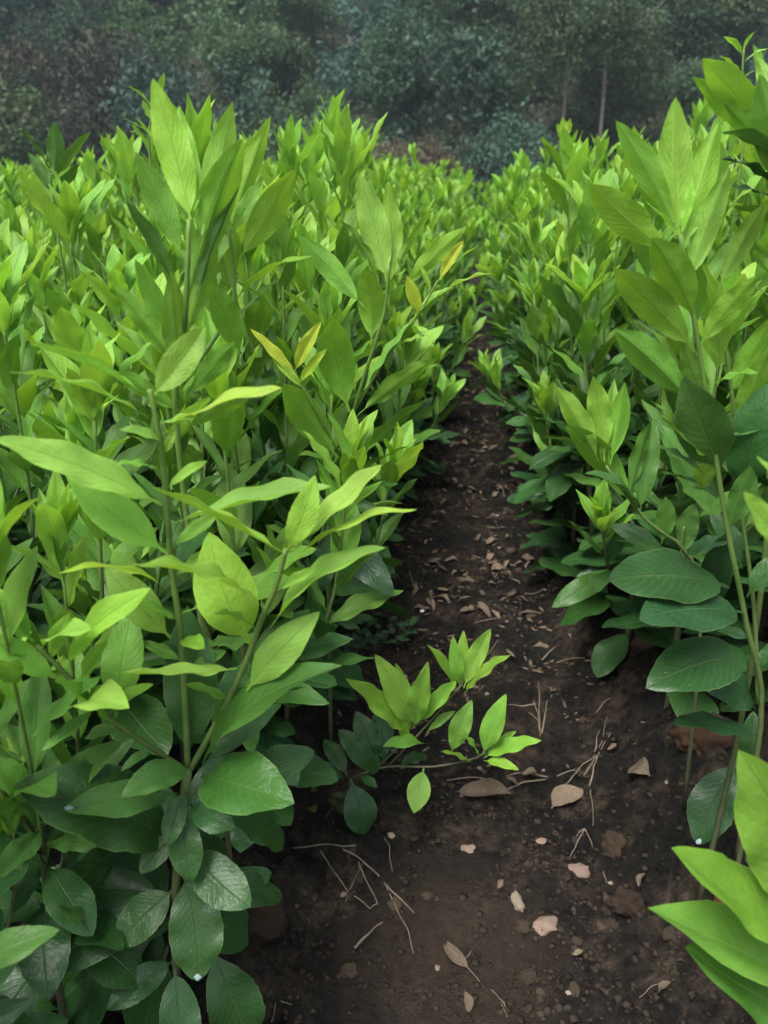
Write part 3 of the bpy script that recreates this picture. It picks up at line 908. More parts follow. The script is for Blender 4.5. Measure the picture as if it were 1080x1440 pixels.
def joined_foliage(name, plants, seed, keep=1.0, extra=None):
    """plants: (archetype, matrix); leaves joined into one mesh with a leaf colour attribute"""
    r = random.Random(seed)
    Vs, Fs, Us, Cs, off = [], [], [], [], 0
    for a, M4 in plants:
        for me, m, age in ARCH[a][0]:
            if keep < 1 and r.random() > keep: continue
            V, UV, Fq = r.choice(LOWO if age < .3 else LOWY)
            T = np.array(M4 @ m)
            Vs.append(V @ T[:3, :3].T + T[:3, 3]); Fs.append(Fq + off); Us.append(UV)
            Cs.append(np.tile(np.array(leaf_color(age, r)), (len(V), 1)))
            off += len(V)
    V, Fq, UV, C = np.concatenate(Vs), np.concatenate(Fs), np.concatenate(Us), np.concatenate(Cs)
    me = mesh_from(name, V, Fq, MAT['leaf_far'])
    uvl = me.uv_layers.new(name='UVMap')
    uvl.data.foreach_set('uv', UV[Fq.ravel()].astype(np.float32).ravel())
    ca = me.color_attributes.new('leaf_color', 'FLOAT_COLOR', 'POINT')
    ca.data.foreach_set('color', C.astype(np.float32).ravel())
    return me


FOL = [joined_foliage('foliage', [(a, Matrix.Identity(4))], 40 + a) for a in range(NARCH)]

hero_xy = [(b.x, b.y) for b in (bA, bH, bI, bE, bF, bD, bG)]


def visible(x, y, margin=0.12):
    p = Vector((x, y, .5)) - CAM
    f = p.dot(HF); s = p.dot(Vector((HF.y, -HF.x, 0)))
    return f > .25 and abs(s) < f * .53 + (margin if f > .8 else .28)


spots = []
rs = random.Random(31)
left_rows = [-.215, -.37, -.53, -.70, -.88, -1.07, -1.27, -1.48, -1.7, -1.95, -2.2, -2.5, -2.8, -3.1, -3.45, -3.8]
right_rows = [.335, .50, .67, .85, 1.05, 1.26, 1.5, 1.75, 2.05, 2.4]
for side, rows in ((0, left_rows), (1, right_rows)):
    for ri, rx in enumerate(rows):
        y = .30 + rs.uniform(0, .15)
        while y < 6.2:
            step = .16 if y < 1.6 else (.20 if y < 3.2 else .30)
            px, pyy = rx + rs.uniform(-.025, .025), y + rs.uniform(-.03, .03)
            px += float((-.135 if side else .055) * sstep(.8, 2.2, pyy) + (-.03 if side else .03) * sstep(2.8, 4.5, pyy))
            y += step
            if side == 0 and ri == 0: px -= float(.055 * (1 - sstep(1.7, 2.3, pyy)))
            if not visible(px, pyy): continue
            if side == 0 and pyy < .74 and px > -.33: continue       # the hand-placed seedlings stand here
            if side == 1 and pyy < .80 and px < .46: continue
            if pyy < .56 and abs(px + .11 * pyy) < .66 * pyy: continue
            if min(math.hypot(px - hx_, pyy - hy_) for hx_, hy_ in hero_xy) < .085: continue
            if ri > 4 and y > 3.2 and rs.random() < .25: continue
            spots.append((px, pyy, side, ri))
spots.sort(key=lambda s: s[1])
LBL = {
    (0, 'e'): ('bright green citrus seedling in the row along the furrow, wide bed', 'edge row of the wide bed'),
    (0, 'i'): ('leafy citrus seedling crowded inside the wide bed, away from the furrow', 'seedlings inside the wide bed'),
    (0, 'f'): ('citrus seedling in the far half of the wide bed near the hill', 'seedlings at the far end of the wide bed'),
    (1, 'e'): ('bright green citrus seedling in the row along the furrow, narrow bed', 'edge row of the narrow bed'),
    (1, 'i'): ('leafy citrus seedling crowded inside the narrow bed, away from the furrow', 'seedlings inside the narrow bed'),
    (1, 'f'): ('citrus seedling in the far half of the narrow bed near the hill', 'seedlings at the far end of the narrow bed'),
}
protos = {}
nplants = nleaf = 0
for i, (x, y, side, ri) in enumerate(spots):
    a = rs.randrange(NARCH)
    near = y < 2.5
    # growth varies over the field: low at the outer left, vigorous toward the right bed
    f_ = Vector((x, y, 0)).dot(HF); col_ = 540 + FPX * .93 * Vector((x, y, 0)).dot(Vector((HF.y, -HF.x, 0))) / f_
    want = np.interp(col_, [-200, 100, 200, 300, 380, 450, 540, 600, 640, 700, 800, 880, 940, 1100], [245, 228, 186, 168, 178, 152, 180, 222, 240, 210, 185, 145, 92, 68])
    k = (.85 + (230 - want) / FPX * min(f_, 2.2) * 1.02 - .09) / .79 * rs.uniform(.84, 1.05)
    if y < .64: k = min(k, .86)
    k = max(.80, min(1.30, k))
    if y > 3.2: k = rs.uniform(.88, 1.06)
    key = (side, 'f' if not near else ('e' if ri == 0 else 'i'))
    rz = rs.uniform(0, 6.28)
    root = empty('citrus_seedling', (x, y, gz(x, y) - .005))
    root.rotation_euler = (rs.uniform(-.05, .05), rs.uniform(-.05, .05), rz)
    lean = (rs.uniform(-.02, .11) if y > 1.3 else rs.uniform(0, .06)) if ri == 0 else rs.uniform(-.05, .06)
    tilt = Matrix.Rotation(-lean if side else lean, 3, 'Y') @ Matrix.Rotation(rs.uniform(-.06, .06), 3, 'X') @ Matrix.Rotation(rz, 3, 'Z')
    root.rotation_euler = tilt.to_euler()
    kk = (max(1.0, .5 + .5 * k) if y > 1.4 else 1.12) if y > .64 else .82
    if side: kk *= 1.05
    root.scale = (kk, kk, k)
    lab, grp = LBL[key]
    tag(root, lab, 'seedling', grp)
    nplants += 1
    if near:
        if a not in protos:
            proto = []
            st = bpy.data.objects.new('stem', ARCH[a][1]); st.color = STEM_TINT
            proto.append((st, None))
            for me, m, age in ARCH[a][0]:
                o = bpy.data.objects.new('leaf', me)
                o.matrix_local = m
                proto.append((o, age))
            protos[a] = proto
        for o, age in protos[a]:
            c = o.copy()
            COL.objects.link(c)
            c.parent = root
            if age is not None: c.color = leaf_color(age, rs)
            nleaf += 1
    else:
        link('stem', ARCH[a][1], root, STEM_TINT)
        tag(link('foliage', FOL[a], root), kind='stuff')
for pr in protos.values():
    for o, _ in pr: bpy.data.objects.remove(o)
print('plants', nplants, 'leaves', nleaf)

far = []
y = 6.3
while y < 10.5:
    x = -7.5
    while x < 5.2:
        if abs(x - PATH_X) > .12 and visible(x, y, .4):
            px, pyy = x + rs.uniform(-.1, .1), y + rs.uniform(-.1, .1)
            far.append((rs.randrange(NARCH), Matrix.Translation((px, pyy, .05)) @ Matrix.Rotation(rs.uniform(0, 6.28), 4, 'Z') @ Matrix.Scale(rs.uniform(.9, 1.08), 4)))
        x += .33
    y += .36
fo = link('distant_seedlings', joined_foliage('distant_seedlings', far, 77, .8))
tag(fo, 'far mass of seedlings merging before the foot of the hill', 'seedlings', kind='stuff')

# ------------------------------------------------------------------ furrow litter
def flat_frame(p, ang, tilt=0.0, roll=0.0):
    e = .02
    n = Vector((gz(p.x - e, p.y) - gz(p.x + e, p.y), gz(p.x, p.y - e) - gz(p.x, p.y + e), 2 * e)).normalized()
    q = Vector((0, 0, 1)).rotation_difference(n)
    return q @ Quaternion((0, 0, 1), ang) @ Quaternion((0, 1, 0), tilt) @ Quaternion((1, 0, 0), roll)


def dead_leaf_mesh(seed, curl=1.0):
    r = random.Random(seed)
    V, UV, Fq = leaf_arrays(300 + seed, 12, 6, True)
    k = curl * r.uniform(.6, 3.2)
    V = V.copy()
    V[:, 2] += k * V[:, 1] ** 2 + .06 * np.sin(V[:, 0] * r.uniform(4, 9) + r.uniform(0, 6)) - .03
    V[:, 1] *= r.uniform(.8, 1.25)
    V[:, 1] += .10 * np.sin(V[:, 0] * 3 + r.uniform(0, 6))
    V[:, 2] += .03 * vnoise(V[:, 0] * 9, V[:, 1] * 14 + seed, seed)
    # a dead leaf has a body: a second skin just under the first
    n = len(V)
    V2 = V.copy(); V2[:, 2] -= .008
    me = mesh_from('dead_leaf', np.concatenate([V, V2]), np.concatenate([Fq, Fq[:, ::-1] + n]), MAT['dead'])
    return me


DEAD = [dead_leaf_mesh(i) for i in range(9)]


def put_dead(px, py, L, ang, tint=1.0, mesh=None, wid=1.0, label=None, group=None, lift=.015, roll=0):
    p = ground_at(px, py)
    o = link('dead_leaf', mesh or rs.choice(DEAD))
    q = flat_frame(p, ang, 0, roll)
    o.rotation_mode = 'QUATERNION'
    o.rotation_quaternion = q
    o.location = p + Vector((0, 0, lift)) - q @ Vector((L / 2, 0, 0))
    o.scale = (L, L * wid, L)
    tint *= .8
    o.color = (tint, tint * .95, tint * .90, 1)
    tag(o, label or 'small curled pale brown dead leaf lying in the furrow litter', 'leaf', group or 'dead leaves along the furrow')
    return o


put_dead(678, 1122, .088, -.45, 1.0, DEAD[2], .95, 'long curled brown dead leaf under the low sprout', lift=.01, roll=.5)
put_dead(797, 1135, .062, .75, 1.25, DEAD[4], 1.5, 'broad tan dead leaf below the dry root tangle')
put_dead(896, 1095, .045, 1.9, 1.0, DEAD[5], 1.5, 'grey skeleton of a dead leaf alone on dark soil')
put_dead(756, 957, .030, .1, 1.0, DEAD[1], 1.2, 'small dead leaf caught on top of the upright dry stalk', lift=.075)
for (px, py, L, a, t) in [(718, 928, .03, 2.2, 1.2), (655, 824, .04, -.3, 1.0), (728, 800, .022, .2, 1.1), (600, 770, .018, 1, 1.2), (762, 760, .03, .5, 1.0),
                          (858, 1060, .02, .6, 1), (640, 1350, .045, -.8, .9), (655, 1420, .03, -1.3, 1.1), (700, 1255, .02, 1.5, 1.2),
                          (810, 1352, .016, .3, 1.2), (560, 1090, .02, .2, .8), (930, 1400, .02, .1, .8), (900, 1250, .02, .9, .9),
                          (690, 1085, .02, .4, .9), (745, 1100, .03, .2, .9), (720, 1110, .022, 2.6, .9)]:
    put_dead(px, py, L, a, t)
for k in range(190):
    y = 1.4 + 2.9 * rs.random() ** 1.2
    x = PATH_X + rs.gauss(0, .11)
    p = Vector((x, y, gz(x, y)))
    L = rs.uniform(.018, .050)
    q = flat_frame(p, rs.uniform(0, 6.28), rs.uniform(-.2, .2), rs.uniform(-.4, .4))
    o = link('dead_leaf', rs.choice(DEAD))
    o.rotation_mode = 'QUATERNION'; o.rotation_quaternion = q
    o.location = p + Vector((0, 0, .006)) - q @ Vector((L / 2, 0, 0))
    o.scale = (L, L * rs.uniform(.6, 1.1), L)
    t = rs.uniform(.5, 1.25)
    o.color = (t, t * .95, t * rs.uniform(.82, .95), 1)
    tag(o, 'small curled pale brown dead leaf lying in the furrow litter', 'leaf', 'dead leaves along the furrow')


def lump_mesh(name, seed, mat, rough=.35, sub=3):
    import bmesh
    bm = bmesh.new()
    bmesh.ops.create_icosphere(bm, subdivisions=sub, radius=.5)
    P = np.array([v.co[:] for v in bm.verts])
    n = vnoise(P[:, 0] * 3 + seed, P[:, 1] * 3 + P[:, 2] * 2, seed) + .7 * vnoise(P[:, 0] * 7 + P[:, 2] * 5, P[:, 1] * 7 - P[:, 2] * 4, seed + 3) \
        + .45 * vnoise(P[:, 0] * 15 + P[:, 2] * 11, P[:, 1] * 15 - P[:, 2] * 13, seed + 9) + .25 * vnoise(P[:, 0] * 31 + P[:, 2] * 21, P[:, 1] * 31 - P[:, 2] * 23, seed + 19)
    P = P * (1 + rough * n)[:, None]
    for v, c in zip(bm.verts, P): v.co = c
    me = bpy.data.meshes.new(name)
    bm.to_mesh(me); bm.free()
    me.polygons.foreach_set('use_smooth', np.ones(len(me.polygons), dtype=bool))
    me.materials.append(mat)
    return me


CLOD = [lump_mesh('soil_clod', i, MAT['clod'], .6, 4) for i in range(7)]
STONE = [lump_mesh('stone', 50 + i, MAT['stone'], .55) for i in range(5)]


def put_lump(name, me, p, s, color, label, cat, group=None, sink=.25):
    o = link(name, me)
    o.location = p + Vector((0, 0, s[2] * (.5 - sink)))
    o.rotation_euler = (rs.uniform(-.3, .3), rs.uniform(-.3, .3), rs.uniform(0, 6.28) if group else .3)
    o.scale = s
    o.color = (*color, 1)
    return tag(o, label, cat, group)


put_lump('stone', STONE[0], ground_at(765, 1306), (.036, .024, .018), (.95, .84, .76), 'pinkish pale stone standing proud of the dark soil near its greenish patch', 'stone')
put_lump('stone', STONE[1], ground_at(727, 1272), (.016, .032, .012), (.95, .95, .85), 'narrow greyish stone lying next to the pinkish one', 'stone')
put_lump('stone', STONE[2], ground_at(660, 1196), (.024, .017, .010), (1.0, .9, .85), 'small rosy stone on brown soil below the hanging bright leaf', 'stone')
put_lump('stone', STONE[3], ground_at(759, 1187), (.024, .017, .010), (1.0, .85, .8), 'flat pink pebble below the broad tan dead leaf', 'stone')
put_lump('stone', STONE[4], ground_at(810, 1229), (.034, .022, .014), (.85, .74, .7), 'rough pinkish crumb of dry earth beside the pale clod', 'stone')
put_lump('soil_clod', CLOD[0], ground_at(862, 1195), (.026, .034, .034), (.75, .66, .56), 'upright pale brown clod with a crumbly top', 'clod')
put_lump('soil_clod', CLOD[1], ground_at(885, 1275), (.055, .036, .030), (.5, .43, .36), 'wide crumbly clod left of the broad bright leaves', 'clod')
put_lump('soil_clod', CLOD[2], ground_at(838, 922), (.030, .034, .02), (1.5, 1.25, 1.1), 'rounded pinkish clod on the dark furrow side', 'clod')
put_lump('soil_clod', CLOD[3], ground_at(902, 910), (.030, .024, .02), (1.2, 1.05, .9), 'small tan clod below the lowest dark leaves of the right bed', 'clod')
put_lump('soil_clod', CLOD[4], ground_at(985, 1045), (.075, .06, .05), (.6, .40, .28), 'large rusty brown clod on the shoulder of the right bed', 'clod')
put_lump('soil_clod', CLOD[5], ground_at(1010, 1290), (.045, .03, .03), (1.5, .7, .42), 'orange brown clod behind the broad bright leaves', 'clod')
put_lump('soil_clod', CLOD[6], ground_at(370, 1310), (.05, .045, .035), (.36, .30, .2), 'mossy brown clod at the foot of the tall seedling', 'clod')
for k in range(110):
    y = .62 + 3.0 * rs.random() ** 1.6
    sgn = rs.choice((-1, 1))
    x = PATH_X + sgn * abs(rs.gauss(.14, .10))
    s = rs.uniform(.005, .017) * (1 + .4 * (y > 1.5))
    c = rs.uniform(.55, 1.2)
    put_lump('soil_clod', rs.choice(CLOD), Vector((x, y, gz(x, y))), (s, s * rs.uniform(.7, 1.2), s * rs.uniform(.45, .8)), (c, c * .92, c * .82),
             'small brown crumb of soil scattered along the furrow', 'clod', 'soil crumbs along the furrow', .3)
for k in range(46):
    y = .62 + 2.0 * rs.random()
    x = PATH_X + rs.gauss(.03, .13)
    s = rs.uniform(.003, .009)
    c = rs.uniform(.6, 1.3)
    put_lump('pebble', rs.choice(STONE), Vector((x, y, gz(x, y))), (s * 1.3, s, s * .6), (c, c * .95, c * .9),
             'tiny pale pebble on the dark furrow soil', 'pebble', 'pale pebbles in the furrow', .2)


def stalk(lines, label, name='dry_stalk', r0=.0016, r1=.0008, cat='stalk', group=None, tint=1.0, lift=.006):
    base = None
    L = []
    for pl in lines:
        P = []
        for k, q in enumerate(pl):
            g0 = ground_at(q[0], q[1]) if len(q) == 2 else at(*q)
            if len(q) == 2: g0 = g0 + Vector((0, 0, lift + .006 * math.sin(k * 2.1)))
            P.append(g0)
        Q = [P[0]]
        for a_, b_ in zip(P, P[1:]):                        # dry stems are never quite straight
            for t_ in (.35, .7):
                Q.append(a_.lerp(b_, t_) + Vector((rs.gauss(0, .0007), rs.gauss(0, .0007), abs(rs.gauss(0, .0009)))))
            Q.append(b_)
        P = Q
        if base is None: base = P[0].copy()
        L.append(([p - base for p in P], r0 * .85, r1 * .6))
    o = link(name, tubes_mesh(name, L, MAT['straw'], 5))
    o.location = base
    tint *= .72
    o.color = (tint, tint * .97, tint * .93, 1)
    return tag(o, label, cat, group)


stalk([[(412, 1197), (465, 1196), (512, 1192)]], 'thick straw lying level at the foot of the left bed', r0=.0013, r1=.0026)
stalk([[(474, 1197), (505, 1215), (536, 1236), (556, 1278), (574, 1318), (588, 1368)], [(540, 1246), (575, 1285), (610, 1318)], [(505, 1217), (512, 1240), (532, 1275)]],
      'long forked dry stem running down the brown soil', r0=.0017, r1=.0012)
stalk([[(499, 1338), (528, 1312), (556, 1287)]], 'short pale straw crossing the foot of the forked stem', r0=.0022, r1=.0012)
stalk([[(450, 1200), (465, 1228), (490, 1255), (520, 1282), (530, 1279)]], 'thin bent dry stem left of the forked one', r0=.0012, r1=.0014)
stalk([[(486, 1273), (510, 1222)]], 'short thin straw standing between two dry stems', r0=.0009, r1=.0009)
stalk([[(540, 1182), (548, 1200), (552, 1235), (560, 1275)]], 'fine arched straw hooked at its top', r0=.0009, r1=.0008)
stalk([[(612, 1318), (645, 1355), (680, 1388), (702, 1410), (713, 1440)], [(652, 1362), (662, 1346)], [(690, 1396), (708, 1420), (716, 1446)]],
      'thin wandering dry rootlet across the light brown patch', r0=.0009, r1=.0009)
stalk([[(382, 1442), (391, 1416), (418, 1414)]], 'small angled straw by the lowest dark leaf', r0=.001, r1=.001)
stalk([[(628, 1102), (665, 1101), (705, 1102)]], 'thin straight stalk lying beneath the low sprout', r0=.0012, r1=.0016)
stalk([[(702, 1122), (735, 1108), (775, 1096), (812, 1086), (832, 1074), (848, 1040), (853, 1012)], [(770, 1097), (735, 1094), (690, 1100)],
       [(832, 1076), (838, 1050), (842, 1025)], [(820, 1096), (838, 1070), (848, 1045)], [(828, 1110), (834, 1085), (845, 1055), (858, 1035)], [(815, 1084), (800, 1106), (785, 1112)]],
      'tangle of dry roots pulled up and lying on the furrow', name='dry_roots', r0=.0019, r1=.001, cat='roots')
stalk([[(762, 1058), (760, 1030, .915), (756, 1002, .93), (750, 985, .94)], [(760, 1035, .915), (758, 995, .93), (757, 958, .94)], [(761, 1032, .915), (766, 1008, .93), (770, 985, .935)],
       [(752, 990, .94), (735, 993, .94), (714, 991, .93)]], 'upright branching dry weed stalk beside the low sprout', name='dry_weed', r0=.0022, r1=.001, cat='weed')
stalk([[(822, 1170), (808, 1200), (798, 1212)], [(822, 1170), (830, 1192), (834, 1200)], [(822, 1170), (814, 1178), (802, 1185)]], 'tiny starburst of straw above the pinkish crumb', name='straw_tuft', r0=.0014, r1=.0006, cat='straw')
stalk([[(830, 1115), (832, 1140), (834, 1162)]], 'upright straw stub right of the broad tan leaf', r0=.0015, r1=.001)
stalk([[(898, 1408), (920, 1394), (948, 1384), (972, 1380)]], 'hair thin rootlet near the lowest bright leaf', r0=.0007, r1=.0007)
stalk([[(848, 1230), (852, 1250)]], 'single matchlike straw beside the pale clod', r0=.0016, r1=.0014)
for k in range(60):
    y = 1.0 + 3.2 * rs.random()
    x = PATH_X + rs.gauss(0, .13)
    a_, L = rs.uniform(0, 3.14), rs.uniform(.02, .07)
    pts = [Vector((x + math.cos(a_) * L * (t - .5), y + math.sin(a_) * L * (t - .5), 0)) for t in (0, .5, 1)]
    for p in pts: p.z = gz(p.x, p.y) + .005
    o = link('straw', tubes_mesh('straw', [([p - pts[0] for p in pts], .0013, .0009)], MAT['straw'], 5))
    o.location = pts[0]
    t = rs.uniform(.5, 1.1); o.color = (t, t * .96, t * .9, 1)
    tag(o, 'short bit of dry straw in the furrow litter', 'straw', 'straw bits along the furrow')


# loose crumbs of earth and shreds of litter nobody could count
def crumbs(name, n, seed, smin, smax, mat, flat, spread, y0, y1, label, thin=1.0):
    r = np.random.RandomState(seed)
    ico = np.array([(1, 0, 0), (-1, 0, 0), (0, 1, 0), (0, -1, 0), (0, 0, 1), (0, 0, -1), (.6, .6, .5), (-.6, .6, .5), (-.6, -.6, .5), (.6, -.6, .5)], float)
    tri_ = np.array([(0, 6, 9), (6, 2, 7), (7, 1, 8), (8, 3, 9), (6, 7, 4), (7, 8, 4), (8, 9, 4), (9, 6, 4), (0, 2, 6), (2, 1, 7), (1, 3, 8), (3, 0, 9), (2, 0, 5), (1, 2, 5), (3, 1, 5), (0, 3, 5)])
    y = y0 + (y1 - y0) * r.rand(n * 3) ** 1.5
    x = path_x(y) + r.normal(size=n * 3) * spread
    keep = (vnoise(x * 9, y * 9, 33) + .6 * vnoise(x * 25, y * 25, 34) + .25 * np.abs(x - path_x(y)) / .2 + r.uniform(-.25, .25, n * 3)) > .05
    x, y = x[keep][:n], y[keep][:n]
    n = len(x)
    s_ = (smin + (smax - smin) * r.rand(n) ** 3)
    a_ = r.uniform(0, 6.28, n)
    V = ico[None] * (1 + .55 * r.uniform(-1, 1, (n, 10, 1)))
    V = V * s_[:, None, None] * np.array([1, thin, flat])
    c_, q_ = np.cos(a_)[:, None], np.sin(a_)[:, None]
    X = V[:, :, 0] * c_ - V[:, :, 1] * q_ + x[:, None]
    Y = V[:, :, 0] * q_ + V[:, :, 1] * c_ + y[:, None]
    Z = V[:, :, 2] + (ground_z(x, y) + s_ * flat * .35)[:, None]
    F_ = tri_[None] + (np.arange(n) * 10)[:, None, None]
    o = link(name, mesh_from(name, np.stack([X, Y, Z], -1).reshape(-1, 3), F_.reshape(-1, 3), mat, False))
    o.color = (.30, .27, .24, 1)
    return tag(o, label, kind='stuff')


crumbs('soil_crumbs', 9000, 5, .0010, .0058, MAT['clod'], .6, .18, .5, 2.8, 'loose crumbs of dark earth over the furrow')
lt = crumbs('leaf_shreds', 1500, 6, .004, .016, MAT['dead'], .12, .12, 1.0, 4.2, 'shreds of dry litter along the furrow', .3)
lt.color = (.85, .8, .72, 1)

# small weeds on the bed shoulder
def weed(px, py, n, hgt, label, flower=False, col=(.035, .085, .04)):
    b = ground_at(px, py)
    root = empty('weed', b); tag(root, label, 'weed')
    lines = []
    for k in range(n):
        a_ = k * 2.4 + rs.uniform(-.3, .3)
        end = Vector((math.cos(a_) * rs.uniform(.02, .05), math.sin(a_) * rs.uniform(.02, .05), hgt * rs.uniform(.5, 1)))
        lines.append(([Vector((0, 0, -.005)), end * .5 + Vector((0, 0, .006)), end], .0012, .0007))
        for j in range(5):
            p = (end * (.4 + .15 * j))
            az_ = a_ + j * 2.4
            d = Vector((math.cos(az_), math.sin(az_), rs.uniform(0, .6)))
            o = link('leaf', rs.choice(OLD), root, (*[c * rs.uniform(.8, 1.3) for c in col], .1))
            o.matrix_local = frame(p, d, rs.uniform(.018, .032), rs.uniform(.4, .55), Vector((0, 0, 1)))
    if flower:
        top = Vector((.045, .01, hgt * 1.15))
        lines.append(([Vector((0, 0, 0)), top * .5, top], .001, .0006))
        for j in range(5):
            a_ = j * 1.257
            o = link('petal', PETAL, root)
            o.matrix_local = frame(top, Vector((math.cos(a_), math.sin(a_), .5)), .006, .5, Vector((0, 0, 1)))
    link('stem', tubes_mesh('stem', lines, MAT['stem'], 5), root, (.6, .6, .7, 1))


PETAL = leaf_mesh('petal', 999, False, MAT['petal'], 6, 4)
weed(520, 915, 5, .055, 'small dark weed with bluish leaves under the left bed edge')
weed(560, 905, 4, .06, 'little weed bearing one tiny white flower', True)
weed(480, 930, 4, .05, 'low dark weed in the shade of the old citrus leaves')
weed(455, 1150, 2, .05, 'thin yellowish weed seedling by the level straw', col=(.08, .10, .03))

# ------------------------------------------------------------------ wooded hillside
def crown_mesh(seed, lobes, n, size, droop=0.0):
    r = np.random.RandomState(seed)
    cen, rad = [], []
    for (cx, cy, cz, rx, rz_) in lobes:
        cen.append((cx, cy, cz)); rad.append((rx, rx, rz_))
    cen, rad = np.array(cen), np.array(rad)
    wts = (rad[:, 0] ** 2); wts /= wts.sum()
    # leaf clumps: sub-centres on each lobe, leaves gathered round them
    nc = max(20, n // 40)
    li = r.choice(len(cen), nc, p=wts)
    dv = r.normal(size=(nc, 3)); dv /= np.linalg.norm(dv, axis=1)[:, None]
    sub = cen[li] + dv * rad[li] * r.uniform(.55, 1.05, (nc, 1))
    subw = r.uniform(.10, .26, nc) * rad[li][:, 0]
    ci = r.choice(nc, n)
    P = sub[ci] + r.normal(size=(n, 3)) * subw[ci][:, None] * np.array([1, 1, .75])
    clump_var = r.uniform(0, 1, nc)
    X = r.normal(size=(n, 3)); X[:, 2] -= droop; X /= np.linalg.norm(X, axis=1)[:, None]
    Nn = r.normal(size=(n, 3)) + np.array([0, 0, .8])
    Y = np.cross(Nn, X); Y /= np.linalg.norm(Y, axis=1)[:, None] + 1e-9
    Z = np.cross(X, Y)
    s = size * r.uniform(.6, 1.4, (n, 1))
    V = np.stack([P - X * s, P + Y * s * .45 + Z * s * .12, P + X * s, P - Y * s * .45 + Z * s * .12], 1).reshape(-1, 3)
    Fq = np.arange(4 * n).reshape(n, 4)
    me = mesh_from('crown', V, Fq, MAT['crown'], False)
    at_ = me.attributes.new('leaf_var', 'FLOAT', 'POINT')
    var = np.clip(.55 * clump_var[ci] + .45 * r.uniform(0, 1, n), 0, 1)
    at_.data.foreach_set('value', np.repeat(var, 4).astype(np.float32))
    return me


def lobes_for(seed, kind):
    r = random.Random(seed)
    L = []
    if kind == 'round':          # broad bush-like tree, unit ~4 m
        for k in range(11):
            a_ = r.uniform(0, 6.28); q = r.uniform(0, 1.3)
            L.append((math.cos(a_) * q, math.sin(a_) * q, r.uniform(1.1, 3.3), r.uniform(.5, .95), r.uniform(.45, .8)))
    elif kind == 'tall':         # tall loose crown, ~9 m, bare lower trunk
        for k in range(18):
            a_ = r.uniform(0, 6.28); z = r.uniform(3.4, 9.2)
            q = r.uniform(0, 1.5) * (1 - abs(z - 5.8) / 5.5)
            L.append((math.cos(a_) * q, math.sin(a_) * q, z, r.uniform(.45, .9), r.uniform(.5, .9)))
    else:                        # shrub ~1.6 m
        for k in range(7):
            a_ = r.uniform(0, 6.28); q = r.uniform(0, .7)
            L.append((math.cos(a_) * q, math.sin(a_) * q, r.uniform(.3, 1.2), r.uniform(.3, .55), r.uniform(.3, .5)))
    return L


def trunk_mesh(seed, kind):
    r = random.Random(seed)
    h = {'round': 2.4, 'tall': 8.2, 'shrub': .9}[kind]
    rad = {'round': .09, 'tall': .06, 'shrub': .03}[kind]
    ln = [([Vector((0, 0, -.6)), Vector((r.uniform(-.1, .1), r.uniform(-.1, .1), h * .4)), Vector((r.uniform(-.2, .2), r.uniform(-.2, .2), h))], rad, rad * .35)]
    for k in range(7):
        z = h * r.uniform(.45, .95); a_ = r.uniform(0, 6.28); q = h * r.uniform(.12, .25) + .3
        ln.append(([Vector((0, 0, z)), Vector((math.cos(a_) * q * .5, math.sin(a_) * q * .5, z + q * .35)), Vector((math.cos(a_) * q, math.sin(a_) * q, z + q * .8))], rad * .4, rad * .12))
    return tubes_mesh('trunk', ln, MAT['bark'], 8)


TREES = {}
for kind, cnt, n, size in (('round', 4, 15000, .052), ('tall', 4, 17000, .055), ('shrub', 4, 6000, .036)):
    TREES[kind] = [(crown_mesh(60 + 10 * i + len(kind), lobes_for(70 + i + len(kind), kind), n, size, .5 if kind == 'tall' else 0), trunk_mesh(80 + i, kind)) for i in range(cnt)]


def tree(kind, x, y, s, color, label, group, name, z=None, bark=(.7, .68, .64), v=None):
    root = empty(name, (x, y, hz(x, y) - .1 if z is None else z))
    root.rotation_euler = (0, 0, rs.uniform(0, 6.28))
    root.scale = (s, s, s * rs.uniform(.9, 1.15))
    tag(root, label, 'shrub' if kind == 'shrub' else 'tree', group)
    cm, tm = TREES[kind][rs.randrange(4) if v is None else v]
    link('trunk', tm, root, (*bark, 1))
    link('crown', cm, root, (*color, 1))
    return root


def screen_x(px, y):
    """world x on the ground line y metres down the rows for a photo column"""
    r_ = ray(px, 300)
    return CAM.x + r_.x / r_.y * (y - CAM.y)


def jit(c, k=.34):
    q = rs.uniform(1 - k, 1 + k)
    return tuple(v * q * rs.uniform(.9, 1.1) for v in c)


GREEN, DARK, YEL, BROWN, BLUE = (.082, .145, .060), (.042, .082, .050), (.150, .205, .065), (.100, .088, .060), (.058, .118, .086)
# named ones
tree('tall', screen_x(832, 15), 15, .64, jit(GREEN), 'slender tree whose bare pale trunk stands thickest behind the right bed', None, 'slim_tree', 0, (1.0, .95, .9), 0)
tree('tall', screen_x(781, 16), 16, .66, jit(GREEN), 'slender tree with a thinner bare trunk left of the thick one', None, 'slim_tree', 0, (.8, .76, .72), 1)
tree('tall', screen_x(722, 24), 24, 1.05, YEL, 'tall yellowish green tree left of the two bare trunks', None, 'slim_tree', None, v=2)
tree('round', screen_x(378, 24), 24, .85, (.078, .112, .044), 'rounded pale green tree above the middle of the wide bed', None, 'bushy_tree', hz(screen_x(378, 24), 24) - 1.8, v=1)
tree('round', screen_x(640, 21), 21, 1.1, (.052, .088, .044), 'broad rounded green tree behind the end of the furrow', None, 'bushy_tree', hz(screen_x(640, 21), 21) - 1.5, v=2)
tree('shrub', screen_x(655, 15.5), 15.5, 1.0, (.055, .085, .05), 'low greyish green shrub where the furrow meets the hill', None, 'shrub', 0, v=0)
